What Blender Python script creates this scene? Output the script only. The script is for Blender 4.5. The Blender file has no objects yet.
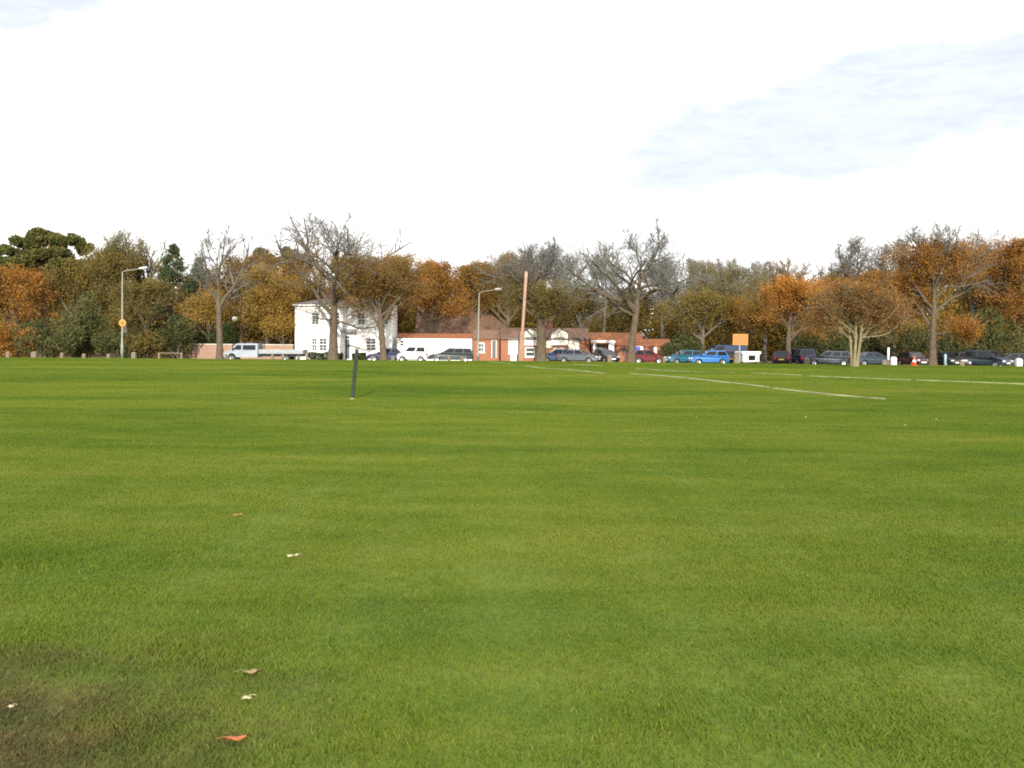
import bpy, math, random
import numpy as np
from mathutils import Matrix, Vector

RNG = np.random.default_rng(7)
R = math.radians
scene = bpy.context.scene
COL = scene.collection

# ------------------------------------------------------------------ camera
F = 983.0
CAM = Vector((0, 0, 1.6))
PITCH, ROLL = math.degrees(math.atan(39 / F)), 0.4
CM = Matrix.Rotation(R(90 - PITCH), 3, 'X') @ Matrix.Rotation(R(ROLL), 3, 'Z')

def W(px, py, Y):
    d = CM @ Vector(((px - 512) / F, (384 - py) / F, -1))
    return CAM + d * (Y / d.y)
def PX(px, Y): return W(px, 350, Y).x
def PZ(px, py, Y): return W(px, py, Y).z
def GP(px, py, z=0.0):
    d = CM @ Vector(((px - 512) / F, (384 - py) / F, -1))
    return CAM + d * ((z - CAM.z) / d.z)

cd = bpy.data.cameras.new('camera'); cam = bpy.data.objects.new('camera', cd)
COL.objects.link(cam)
cd.sensor_width = 36; cd.lens = F * 36 / 1024
cd.clip_start = 0.1; cd.clip_end = 5000
cam.matrix_world = Matrix.Translation(CAM) @ CM.to_4x4()
scene.camera = cam

# ------------------------------------------------------------------ helpers
def tag(o, label=None, cat=None, group=None, kind=None):
    if label: o['label'] = label
    if cat: o['category'] = cat
    if group: o['group'] = group
    if kind: o['kind'] = kind
    return o

def thing(name, label, cat, loc=(0, 0, 0), rz=0.0, group=None, tilt=None):
    o = bpy.data.objects.new(name, None); COL.objects.link(o)
    o.empty_display_size = 0.3
    o.location = loc
    o.rotation_euler = (tilt[0] if tilt else 0, tilt[1] if tilt else 0, rz)
    return tag(o, label, cat, group)

def mesh_np(name, verts, faces, mat, parent=None, smooth=False):
    """verts (N,3), faces: list of (M,k) arrays"""
    me = bpy.data.meshes.new(name)
    verts = np.asarray(verts, np.float32)
    loops = []; starts = []; pos = 0
    for f in faces:
        f = np.asarray(f, np.int32)
        if f.size == 0: continue
        k = f.shape[1]
        loops.append(f.ravel()); starts.append(pos + np.arange(len(f), dtype=np.int32) * k)
        pos += f.size
    loops = np.concatenate(loops); starts = np.concatenate(starts)
    me.vertices.add(len(verts)); me.vertices.foreach_set('co', verts.ravel())
    me.loops.add(len(loops)); me.loops.foreach_set('vertex_index', loops)
    me.polygons.add(len(starts)); me.polygons.foreach_set('loop_start', starts)
    me.update(calc_edges=True)
    if smooth: me.polygons.foreach_set('use_smooth', np.ones(len(starts), bool))
    me.materials.append(mat)
    o = bpy.data.objects.new(name, me); COL.objects.link(o)
    if parent: o.parent = parent
    return o

class MB:
    def __init__(s): s.v = []; s.f = []
    def add(s, vs, fs):
        b = len(s.v); s.v += [tuple(v) for v in vs]; s.f += [tuple(b + i for i in f) for f in fs]; return s
    def box(s, x0, x1, y0, y1, z0, z1):
        return s.add([(x0,y0,z0),(x1,y0,z0),(x1,y1,z0),(x0,y1,z0),(x0,y0,z1),(x1,y0,z1),(x1,y1,z1),(x0,y1,z1)],
                     [(0,3,2,1),(4,5,6,7),(0,1,5,4),(1,2,6,5),(2,3,7,6),(3,0,4,7)])
    def bbox(s, x0, x1, y0, y1, z0, z1, b=0.02):
        """box with chamfered vertical edges and top"""
        def ring(z, i): return [(x0+i,y0+b,z),(x0+b,y0+i,z),(x1-b,y0+i,z),(x1-i,y0+b,z),(x1-i,y1-b,z),(x1-b,y1-i,z),(x0+b,y1-i,z),(x0+i,y1-b,z)]
        vs = ring(z0, 0) + ring(z1 - b, 0) + [(min(max(x, x0 + b * 1.5), x1 - b * 1.5), min(max(y, y0 + b * 1.5), y1 - b * 1.5), z1) for x, y, _ in ring(z1, 0)]
        fs = [tuple(reversed(range(8))), tuple(range(16, 24))]
        for k in range(2):
            for i in range(8):
                j = (i + 1) % 8; fs.append((k*8+i, k*8+j, k*8+8+j, k*8+8+i))
        return s.add(vs, fs)
    def lathe(s, prof, n=12, c=(0, 0, 0), axis='Z'):
        vs = []; fs = []
        for r, z in prof:
            for i in range(n):
                a = 2 * math.pi * i / n
                p = (r * math.cos(a), r * math.sin(a), z)
                if axis == 'Y': p = (p[0], p[2], p[1])
                vs.append((p[0] + c[0], p[1] + c[1], p[2] + c[2]))
        m = len(prof)
        for k in range(m - 1):
            for i in range(n):
                j = (i + 1) % n; fs.append((k*n+i, k*n+j, k*n+n+j, k*n+n+i))
        fs.append(tuple(reversed(range(n)))); fs.append(tuple(range((m-1)*n, m*n)))
        return s.add(vs, fs)
    def tube(s, pts, rad, n=8):
        pts = [Vector(p) for p in pts]
        rad = rad if isinstance(rad, (list, tuple)) else [rad] * len(pts)
        vs = []; fs = []
        for i, p in enumerate(pts):
            d = (pts[min(i+1, len(pts)-1)] - pts[max(i-1, 0)]).normalized()
            a = Vector((0, 0, 1)) if abs(d.z) < 0.9 else Vector((1, 0, 0))
            u = d.cross(a).normalized(); w = d.cross(u)
            for k in range(n):
                t = 2 * math.pi * k / n
                vs.append(p + (u * math.cos(t) + w * math.sin(t)) * rad[i])
        for i in range(len(pts) - 1):
            for k in range(n):
                j = (k + 1) % n; fs.append((i*n+k, i*n+j, i*n+n+j, i*n+n+k))
        fs.append(tuple(reversed(range(n)))); fs.append(tuple(range((len(pts)-1)*n, len(pts)*n)))
        return s.add(vs, fs)
    def quad(s, a, b, c, d): return s.add([a, b, c, d], [(0, 1, 2, 3)])
    def build(s, name, mat, parent=None, smooth=False):
        me = bpy.data.meshes.new(name); me.from_pydata(s.v, [], s.f); me.update()
        import bmesh
        bm = bmesh.new(); bm.from_mesh(me); bmesh.ops.recalc_face_normals(bm, faces=bm.faces[:]); bm.to_mesh(me); bm.free()
        if smooth:
            for p in me.polygons: p.use_smooth = True
        me.materials.append(mat)
        o = bpy.data.objects.new(name, me); COL.objects.link(o)
        if parent: o.parent = parent
        return o

# ------------------------------------------------------------------ materials
def new_mat(name):
    m = bpy.data.materials.new(name); m.use_nodes = True
    nt = m.node_tree; nt.nodes.clear()
    out = nt.nodes.new('ShaderNodeOutputMaterial')
    return m, nt, out

def L(nt, a, b): nt.links.new(a, b)

def noise(nt, vec, scale, detail=4, rough=0.55, dist=0.0):
    n = nt.nodes.new('ShaderNodeTexNoise'); n.inputs['Scale'].default_value = scale
    n.inputs['Detail'].default_value = detail; n.inputs['Roughness'].default_value = rough
    n.inputs['Distortion'].default_value = dist
    if vec is not None: L(nt, vec, n.inputs['Vector'])
    return n.outputs['Fac']

def ramp(nt, fac, stops):
    r = nt.nodes.new('ShaderNodeValToRGB'); e = r.color_ramp.elements
    while len(e) < len(stops): e.new(0.5)
    for el, (p, c) in zip(e, stops):
        el.position = p; el.color = (*c, 1) if len(c) == 3 else c
    L(nt, fac, r.inputs['Fac']); return r.outputs['Color']

def mixc(nt, fac, a, b, mode='MIX'):
    m = nt.nodes.new('ShaderNodeMix'); m.data_type = 'RGBA'; m.blend_type = mode
    for inp, v in ((m.inputs['Factor'], fac), (m.inputs['A'], a), (m.inputs['B'], b)):
        if isinstance(v, (int, float)): inp.default_value = v
        elif isinstance(v, tuple): inp.default_value = (*v, 1)
        else: L(nt, v, inp)
    return m.outputs['Result']

def math_(nt, op, a, b=0.0, c=0.0, clamp=False):
    m = nt.nodes.new('ShaderNodeMath'); m.operation = op; m.use_clamp = clamp
    for i, v in enumerate((a, b, c)):
        if isinstance(v, (int, float)): m.inputs[i].default_value = v
        else: L(nt, v, m.inputs[i])
    return m.outputs[0]

def maprange(nt, v, a, b, c=0.0, d=1.0, smooth=True):
    m = nt.nodes.new('ShaderNodeMapRange'); m.interpolation_type = 'SMOOTHSTEP' if smooth else 'LINEAR'
    L(nt, v, m.inputs['Value'])
    for k, x in zip(('From Min', 'From Max', 'To Min', 'To Max'), (a, b, c, d)): m.inputs[k].default_value = x
    return m.outputs['Result']

def objco(nt):
    return nt.nodes.new('ShaderNodeTexCoord').outputs['Object']
def wpos(nt):
    return nt.nodes.new('ShaderNodeNewGeometry').outputs['Position']
def scaled(nt, vec, s):
    m = nt.nodes.new('ShaderNodeMapping'); m.inputs['Scale'].default_value = s; L(nt, vec, m.inputs['Vector']); return m.outputs['Vector']

def principled(nt, out, col, rough=0.7, metal=0.0, bump=None, bump_d=0.01, coat=0.0, spec=0.5):
    p = nt.nodes.new('ShaderNodeBsdfPrincipled')
    if isinstance(col, tuple): p.inputs['Base Color'].default_value = (*col, 1)
    else: L(nt, col, p.inputs['Base Color'])
    if isinstance(rough, (int, float)): p.inputs['Roughness'].default_value = rough
    else: L(nt, rough, p.inputs['Roughness'])
    p.inputs['Metallic'].default_value = metal
    p.inputs['Coat Weight'].default_value = coat
    p.inputs['Specular IOR Level'].default_value = spec
    if bump is not None:
        b = nt.nodes.new('ShaderNodeBump'); b.inputs['Distance'].default_value = bump_d
        L(nt, bump, b.inputs['Height']); L(nt, b.outputs['Normal'], p.inputs['Normal'])
    L(nt, p.outputs[0], out.inputs['Surface']); return p

MATS = {}
def plain(name, col, rough=0.6, metal=0.0, var=0.18, scale=3.0, coat=0.0, bump=0.0):
    """weathered single-colour material: noise varies value and roughness"""
    if name in MATS: return MATS[name]
    m, nt, out = new_mat(name)
    n = noise(nt, objco(nt), scale, 5)
    dark = tuple(c * (1 - var) for c in col); light = tuple(min(1, c * (1 + var * 0.6)) for c in col)
    c = ramp(nt, n, [(0.3, dark), (0.7, light)])
    rg = maprange(nt, n, 0.3, 0.7, max(0.05, rough - 0.08), min(1, rough + 0.08))
    principled(nt, out, c, rg, metal, n if bump else None, bump, coat)
    MATS[name] = m; return m

def bark(name, a, b):
    m, nt, out = new_mat(name)
    v = scaled(nt, objco(nt), (6, 6, 1.4))
    n = noise(nt, v, 1.5, 6, 0.65)
    n2 = noise(nt, objco(nt), 0.35, 3)
    c = mixc(nt, maprange(nt, n2, 0.45, 0.7, 0, 0.5), ramp(nt, n, [(0.3, a), (0.7, b)]), (0.085, 0.10, 0.045))
    principled(nt, out, c, 0.9, 0, n, 0.05, spec=0.2); MATS[name] = m; return m

def leafmat(name, cols, clump=0.5, trans=0.4):
    """cols: dark, mid, light. Per-leaf random + clump noise."""
    m, nt, out = new_mat(name)
    g = nt.nodes.new('ShaderNodeNewGeometry')
    oi = nt.nodes.new('ShaderNodeObjectInfo')
    n = noise(nt, g.outputs['Position'], clump, 3, 0.6)
    f = math_(nt, 'MULTIPLY_ADD', g.outputs['Random Per Island'], 0.5, math_(nt, 'MULTIPLY_ADD', n, 1.15, -0.33))
    f = math_(nt, 'ADD', f, math_(nt, 'MULTIPLY_ADD', oi.outputs['Random'], 0.2, -0.1), clamp=True)
    c = ramp(nt, f, [(0.12, cols[0]), (0.5, cols[1]), (0.88, cols[2])])
    d = nt.nodes.new('ShaderNodeBsdfDiffuse'); L(nt, c, d.inputs['Color'])
    t = nt.nodes.new('ShaderNodeBsdfTranslucent'); L(nt, c, t.inputs['Color'])
    mx = nt.nodes.new('ShaderNodeMixShader'); mx.inputs[0].default_value = trans
    L(nt, d.outputs[0], mx.inputs[1]); L(nt, t.outputs[0], mx.inputs[2]); L(nt, mx.outputs[0], out.inputs['Surface'])
    MATS[name] = m; return m

bark('bark_brown', (0.050, 0.037, 0.025), (0.145, 0.108, 0.073))
bark('bark_grey', (0.07, 0.062, 0.052), (0.17, 0.15, 0.12))
bark('bark_pale', (0.13, 0.11, 0.06), (0.27, 0.235, 0.135))
bark('bark_pine', (0.11, 0.06, 0.035), (0.28, 0.15, 0.08))
bark('twig_grey', (0.09, 0.085, 0.08), (0.19, 0.182, 0.168))
bark('twig_brown', (0.10, 0.066, 0.033), (0.21, 0.14, 0.07))
bark('twig_olive', (0.10, 0.085, 0.04), (0.20, 0.17, 0.075))
leafmat('leaf_orange', ((0.12, 0.07, 0.024), (0.3, 0.14, 0.032), (0.5, 0.235, 0.046)))
leafmat('leaf_russet', ((0.1064, 0.065, 0.0246), (0.2464, 0.1254, 0.0336), (0.4144, 0.1848, 0.0426)))
leafmat('leaf_brown', ((0.0978, 0.0667, 0.0253), (0.2185, 0.1288, 0.0345), (0.3565, 0.1898, 0.0437)))
leafmat('leaf_olive', ((0.0713, 0.0621, 0.023), (0.161, 0.123, 0.0391), (0.276, 0.1978, 0.054)))
leafmat('leaf_gold', ((0.17, 0.11, 0.03), (0.36, 0.225, 0.055), (0.54, 0.35, 0.085)))
leafmat('leaf_green', ((0.0403, 0.0517, 0.023), (0.0897, 0.0978, 0.0391), (0.1667, 0.1552, 0.0598)))
leafmat('needle_dark', ((0.033, 0.051, 0.027), (0.0675, 0.093, 0.045), (0.12, 0.15, 0.0675)))
leafmat('needle_pine', ((0.045, 0.055, 0.02), (0.11, 0.115, 0.036), (0.19, 0.18, 0.055)))
leafmat('leaf_hedge', ((0.02, 0.035, 0.012), (0.045, 0.065, 0.02), (0.09, 0.11, 0.035)), 2.0)
leafmat('leaf_wood', ((0.1035, 0.0805, 0.0253), (0.2185, 0.1495, 0.0368), (0.3565, 0.207, 0.0517)), 0.22)

def brickmat(name, c1, c2, mortar):
    m, nt, out = new_mat(name)
    co = objco(nt)
    # walls face +-Y or +-X: use (x+y, z)
    sx = nt.nodes.new('ShaderNodeSeparateXYZ'); L(nt, co, sx.inputs[0])
    cx = nt.nodes.new('ShaderNodeCombineXYZ')
    L(nt, math_(nt, 'ADD', sx.outputs[0], sx.outputs[1]), cx.inputs[0]); L(nt, sx.outputs[2], cx.inputs[1])
    b = nt.nodes.new('ShaderNodeTexBrick'); L(nt, cx.outputs[0], b.inputs['Vector'])
    b.inputs['Scale'].default_value = 1.0
    b.inputs['Brick Width'].default_value = 0.225; b.inputs['Row Height'].default_value = 0.075
    b.inputs['Mortar Size'].default_value = 0.008
    b.inputs['Color1'].default_value = (*c1, 1); b.inputs['Color2'].default_value = (*c2, 1); b.inputs['Mortar'].default_value = (*mortar, 1)
    n = noise(nt, co, 0.8, 5)
    c = mixc(nt, maprange(nt, n, 0.3, 0.75, 0, 0.28), b.outputs['Color'], tuple(x * 0.55 for x in c1))
    principled(nt, out, c, 0.88, 0, b.outputs['Fac'], -0.004, spec=0.25); MATS[name] = m

def tilemat(name, a, b):
    m, nt, out = new_mat(name)
    co = objco(nt)
    sx = nt.nodes.new('ShaderNodeSeparateXYZ'); L(nt, co, sx.inputs[0])
    cx = nt.nodes.new('ShaderNodeCombineXYZ')
    L(nt, sx.outputs[0], cx.inputs[0]); L(nt, math_(nt, 'MULTIPLY', sx.outputs[2], 1.5), cx.inputs[1])
    t = nt.nodes.new('ShaderNodeTexBrick'); L(nt, cx.outputs[0], t.inputs['Vector'])
    t.inputs['Scale'].default_value = 1.0; t.inputs['Brick Width'].default_value = 0.18; t.inputs['Row Height'].default_value = 0.14
    t.inputs['Mortar Size'].default_value = 0.012
    t.inputs['Color1'].default_value = (*a, 1); t.inputs['Color2'].default_value = (*b, 1); t.inputs['Mortar'].default_value = (*[x * 0.4 for x in a], 1)
    n = noise(nt, co, 0.7, 5, 0.65)
    c = mixc(nt, maprange(nt, n, 0.4, 0.75, 0, 0.5), t.outputs['Color'], (0.09, 0.085, 0.05))
    principled(nt, out, c, 0.85, 0, t.outputs['Fac'], -0.015, spec=0.25); MATS[name] = m

brickmat('brick_orange', (0.33, 0.115, 0.052), (0.26, 0.088, 0.042), (0.30, 0.22, 0.16))
brickmat('brick_red', (0.30, 0.11, 0.065), (0.22, 0.08, 0.05), (0.30, 0.24, 0.19))
brickmat('brick_pink', (0.32, 0.195, 0.135), (0.26, 0.15, 0.105), (0.31, 0.25, 0.2))
tilemat('tile_brown', (0.16, 0.088, 0.06), (0.21, 0.115, 0.075))
tilemat('tile_orange', (0.33, 0.12, 0.05), (0.25, 0.088, 0.04))
tilemat('tile_grey', (0.14, 0.12, 0.12), (0.19, 0.165, 0.16))
plain('render_white', (0.88, 0.87, 0.84), 0.8, var=0.06, scale=0.8)
plain('paint_white', (0.80, 0.79, 0.75), 0.45, var=0.06)
plain('paint_cream', (0.74, 0.70, 0.56), 0.5, var=0.08)
plain('paint_dark', (0.05, 0.055, 0.06), 0.4)
plain('paint_blue', (0.06, 0.08, 0.50), 0.45)
plain('paint_darkred', (0.16, 0.02, 0.025), 0.45)
plain('lead_grey', (0.22, 0.22, 0.22), 0.6)
plain('steel_grey', (0.22, 0.225, 0.19), 0.55)
plain('post_green', (0.008, 0.018, 0.008), 0.8)
plain('sign_orange', (0.46, 0.115, 0.006), 0.5, var=0.06)
plain('sign_yellow', (0.38, 0.18, 0.012), 0.45, var=0.06)
plain('sign_pale', (0.11, 0.12, 0.06), 0.45, var=0.06)
plain('wood_pale', (0.16, 0.125, 0.085), 0.85, var=0.35, scale=6)
plain('wood_pink', (0.33, 0.21, 0.155), 0.8, var=0.25, scale=2)
plain('wood_pier', (0.26, 0.155, 0.105), 0.8, var=0.3, scale=3)
plain('concrete', (0.50, 0.48, 0.40), 0.9, var=0.3, scale=1.2)
plain('worn_edging', (0.27, 0.28, 0.15), 0.9, var=0.6, scale=0.9)
plain('white_plastic', (0.70, 0.70, 0.67), 0.4, var=0.05)
plain('cone_orange', (0.80, 0.09, 0.03), 0.45, var=0.08)
plain('tyre', (0.018, 0.018, 0.018), 0.85)
plain('alloy', (0.55, 0.55, 0.56), 0.3, 0.8)
plain('trim_black', (0.02, 0.02, 0.022), 0.55)
plain('plate_yellow', (0.75, 0.55, 0.05), 0.5, var=0.05)
plain('plate_white', (0.80, 0.80, 0.78), 0.5, var=0.05)
plain('lamp_clear', (0.80, 0.82, 0.84), 0.12, 0.5, var=0.05)
plain('lamp_red', (0.35, 0.012, 0.012), 0.2, var=0.1)
plain('alu_board', (0.24, 0.255, 0.265), 0.45, 0.5, var=0.12)
plain('leaf_fallen_orange', (0.28, 0.075, 0.012), 0.7, var=0.35, scale=30)
plain('leaf_fallen_tan', (0.19, 0.13, 0.055), 0.75, var=0.35, scale=30)
plain('leaf_fallen_pale', (0.32, 0.29, 0.16), 0.75, var=0.2, scale=30)
plain('leaf_fallen_brown', (0.33, 0.16, 0.055), 0.75, var=0.3, scale=30)

def glassmat(name, tint, rough=0.04):
    m, nt, out = new_mat(name)
    n = noise(nt, objco(nt), 2.0, 2)
    c = ramp(nt, n, [(0.35, tuple(x * 0.6 for x in tint)), (0.65, tint)])
    principled(nt, out, c, rough, 0.0, spec=0.3); MATS[name] = m
glassmat('car_glass', (0.012, 0.016, 0.02))
glassmat('window_glass', (0.07, 0.085, 0.09), 0.06)
glassmat('window_glass_pale', (0.80, 0.78, 0.64), 0.25)
glassmat('globe_glass', (0.85, 0.82, 0.72), 0.25)

def paint(col):
    k = 'car_paint_%s' % '_'.join('%.3f' % c for c in col)
    if k in MATS: return MATS[k]
    m, nt, out = new_mat('car_paint')
    n = noise(nt, objco(nt), 1.3, 4)
    c = ramp(nt, n, [(0.3, tuple(x * 0.85 for x in col)), (0.7, col)])
    principled(nt, out, c, 0.42, 0.1, coat=0.25, spec=0.35); MATS[k] = m; return m

# grass colour as function of world position, shared by turf sheet and blades
def grass_colour(nt):
    p = wpos(nt)
    big = noise(nt, scaled(nt, p, (0.055, 0.16, 0.0)), 1.0, 3, 0.55, 0.6)
    mid = noise(nt, scaled(nt, p, (0.45, 1.0, 0.0)), 1.0, 4, 0.6, 0.4)
    fine = noise(nt, p, 7.0, 3, 0.6)
    f = math_(nt, 'ADD', math_(nt, 'MULTIPLY', big, 0.5), math_(nt, 'ADD', math_(nt, 'MULTIPLY', mid, 0.32), math_(nt, 'MULTIPLY', fine, 0.18)))
    c = ramp(nt, f, [(0.37, GRASS[0]), (0.5, GRASS[1]), (0.63, GRASS[2])])
    worn = maprange(nt, noise(nt, scaled(nt, p, (0.5, 0.9, 0.0)), 1.3, 5, 0.7), .60, .76, 0, .55)
    c = mixc(nt, worn, c, (0.105, 0.10, 0.035))
    # worn muddy ground with off-frame tree shade painted in, near left corner of green
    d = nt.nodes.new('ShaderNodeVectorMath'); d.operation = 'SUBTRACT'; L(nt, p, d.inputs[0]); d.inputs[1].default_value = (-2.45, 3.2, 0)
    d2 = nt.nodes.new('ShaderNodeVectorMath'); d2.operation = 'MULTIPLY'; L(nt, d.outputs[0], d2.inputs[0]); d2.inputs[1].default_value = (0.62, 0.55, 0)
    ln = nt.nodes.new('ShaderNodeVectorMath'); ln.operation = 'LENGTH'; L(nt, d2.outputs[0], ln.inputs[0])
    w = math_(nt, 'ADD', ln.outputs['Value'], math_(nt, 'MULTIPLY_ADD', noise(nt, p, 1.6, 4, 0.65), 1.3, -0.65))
    soil_shade = maprange(nt, w, 1.3, 0.40, 0, 0.95)
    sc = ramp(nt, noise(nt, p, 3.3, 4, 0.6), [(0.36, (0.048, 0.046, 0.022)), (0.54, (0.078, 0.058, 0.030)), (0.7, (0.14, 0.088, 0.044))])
    return mixc(nt, soil_shade, c, sc), fine
GRASS = ((0.054, 0.102, 0.013), (0.102, 0.146, 0.018), (0.162, 0.182, 0.029))

def mat_turf():
    m, nt, out = new_mat('turf')
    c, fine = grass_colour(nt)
    c = mixc(nt, 0.5, c, (0.035, 0.055, 0.008))  # sheet colour darkened to stand in for self-shadow among the blades
    principled(nt, out, c, 0.95, 0, fine, 0.03, spec=0.1); return m
def mat_blade():
    m, nt, out = new_mat('grass_blade')
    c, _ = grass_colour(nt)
    g = nt.nodes.new('ShaderNodeNewGeometry')
    c2 = mixc(nt, maprange(nt, g.outputs['Random Per Island'], 0.86, 1.0, 0, 0.3), c, (0.30, 0.27, 0.09))
    c2 = mixc(nt, maprange(nt, g.outputs['Random Per Island'], 0.0, 0.45, 0.2, 0.0), c2, (0.05, 0.10, 0.014))
    d = nt.nodes.new('ShaderNodeBsdfDiffuse'); L(nt, c2, d.inputs['Color'])
    up = nt.nodes.new('ShaderNodeMix'); up.data_type = 'VECTOR'; up.inputs['Factor'].default_value = 0.55
    L(nt, g.outputs['Normal'], up.inputs[4]); up.inputs[5].default_value = (0, 0, 1)
    nz = nt.nodes.new('ShaderNodeVectorMath'); nz.operation = 'NORMALIZE'; L(nt, up.outputs[1], nz.inputs[0]); L(nt, nz.outputs[0], d.inputs['Normal'])
    t = nt.nodes.new('ShaderNodeBsdfTranslucent'); L(nt, c2, t.inputs['Color'])
    mx = nt.nodes.new('ShaderNodeMixShader'); mx.inputs[0].default_value = 0.3
    L(nt, d.outputs[0], mx.inputs[1]); L(nt, t.outputs[0], mx.inputs[2]); L(nt, mx.outputs[0], out.inputs['Surface'])
    return m
def mat_ground():
    m, nt, out = new_mat('leaf_litter')
    p = wpos(nt)
    c = ramp(nt, noise(nt, p, 1.2, 6, 0.7), [(0.3, (0.05, 0.04, 0.02)), (0.5, (0.12, 0.075, 0.035)), (0.7, (0.20, 0.12, 0.05))])
    c = mixc(nt, maprange(nt, noise(nt, p, 0.12, 3), 0.45, 0.6, 0, 0.7), c, (0.07, 0.10, 0.02))
    principled(nt, out, c, 0.95, 0, noise(nt, p, 4, 5), 0.08, spec=0.1); return m
def mat_asphalt(name, a, b):
    m, nt, out = new_mat(name)
    p = wpos(nt)
    c = ramp(nt, noise(nt, p, 0.6, 6, 0.65), [(0.3, a), (0.7, b)])
    principled(nt, out, c, 0.9, 0, noise(nt, p, 40, 2), 0.005, spec=0.3); return m

# ------------------------------------------------------------------ ground
def edge_y(x): return 97.5 - np.maximum(0, np.asarray(x, float) - 4) * 0.205
def hz(x, y):
    x = np.asarray(x, float); y = np.asarray(y, float)
    h = 0.030 * np.sin(x * 0.31 + 0.7) * np.sin(y * 0.42 + 0.4) + 0.010 * np.sin(x * 0.63 + y * 0.45) + 0.05 * np.sin(y * 0.13 + 0.05 * x + 1.0)
    fade = np.clip((edge_y(x) - y) / 6, 0, 1)
    near = np.clip((y - 1.5) / 6, 0.15, 1)
    return h * fade * near
ZR = -0.25

def grid_sheet(name, xs, ys, zf, mat):
    X, Y = np.meshgrid(xs, ys); Z = zf(X, Y)
    v = np.stack([X, Y, Z], -1).reshape(-1, 3)
    n, m = len(ys), len(xs)
    i = np.arange(n * m).reshape(n, m)
    f = np.stack([i[:-1, :-1], i[:-1, 1:], i[1:, 1:], i[1:, :-1]], -1).reshape(-1, 4)
    return mesh_np(name, v, [f], mat, smooth=True)

def build_ground():
    xs = np.linspace(-90, 90, 181)
    rows = np.concatenate([np.linspace(-40, 0, 21), np.linspace(0.5, 30, 60), np.linspace(31, 91, 61)])
    # rows are stretched so that the last one follows the edge of the green
    T = (rows + 40) / 131
    X = np.tile(xs, (len(T) + 2, 1))
    E = edge_y(xs)
    Y = np.vstack([-40 + T[:, None] * (E[None] + 40), E[None] + 0.5, E[None] + 1.6])
    Z = hz(X, Y); Z[-2] = -0.06; Z[-1] = ZR - 0.03
    v = np.stack([X, Y, Z], -1).reshape(-1, 3)
    n, m = X.shape; i = np.arange(n * m).reshape(n, m)
    f = np.stack([i[:-1, :-1], i[:-1, 1:], i[1:, 1:], i[1:, :-1]], -1).reshape(-1, 4)
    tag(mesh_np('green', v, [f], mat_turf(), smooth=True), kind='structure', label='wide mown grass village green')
    MB().box(-1500, 1500, -1500, 1500, -1.0, -0.45).build('ground', mat_ground()).__setitem__('kind', 'structure')
    # road behind the green, forecourt in front of the houses, leaf-strewn path
    def strip(name, off0, off1, z, mat, x0=-140, x1=140):
        xx = np.linspace(x0, x1, 57); mb = MB()
        for a, b in zip(xx[:-1], xx[1:]):
            ya, yb = float(edge_y(a)), float(edge_y(b))
            mb.quad((a, ya + off0, z), (b, yb + off0, z), (b, yb + off1, z), (a, ya + off1, z))
        tag(mb.build(name, mat), kind='structure')
    strip('verge', 1.0, 60, ZR - 0.06, mat_ground_m, -140, 140)
    strip('road', 1.7, 8.4, ZR, mat_asphalt('asphalt', (0.045, 0.045, 0.046), (0.075, 0.073, 0.07)))
    strip('forecourt', 8.4, 11.5, ZR - 0.02, mat_asphalt('gravel', (0.20, 0.17, 0.13), (0.32, 0.28, 0.22)))
    strip('path', 0.75, 1.6, -0.075, mat_asphalt('path_tan', (0.30, 0.22, 0.12), (0.40, 0.30, 0.18)), -100, -34)
    mb = MB()
    xx = np.linspace(-140, 140, 57)
    for a, b in zip(xx[:-1], xx[1:]):
        ya, yb = float(edge_y(a)) + 8.3, float(edge_y(b)) + 8.3
        mb.add([(a, ya, ZR - .05), (b, yb, ZR - .05), (b, yb + .15, ZR - .05), (a, ya + .15, ZR - .05), (a, ya, ZR + .12), (b, yb, ZR + .12), (b, yb + .15, ZR + .12), (a, ya + .15, ZR + .12)],
               [(4, 5, 6, 7), (0, 1, 5, 4), (2, 3, 7, 6)])
    tag(mb.build('kerb', MATS['concrete']), kind='structure')
mat_ground_m = mat_ground()
build_ground()

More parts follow.
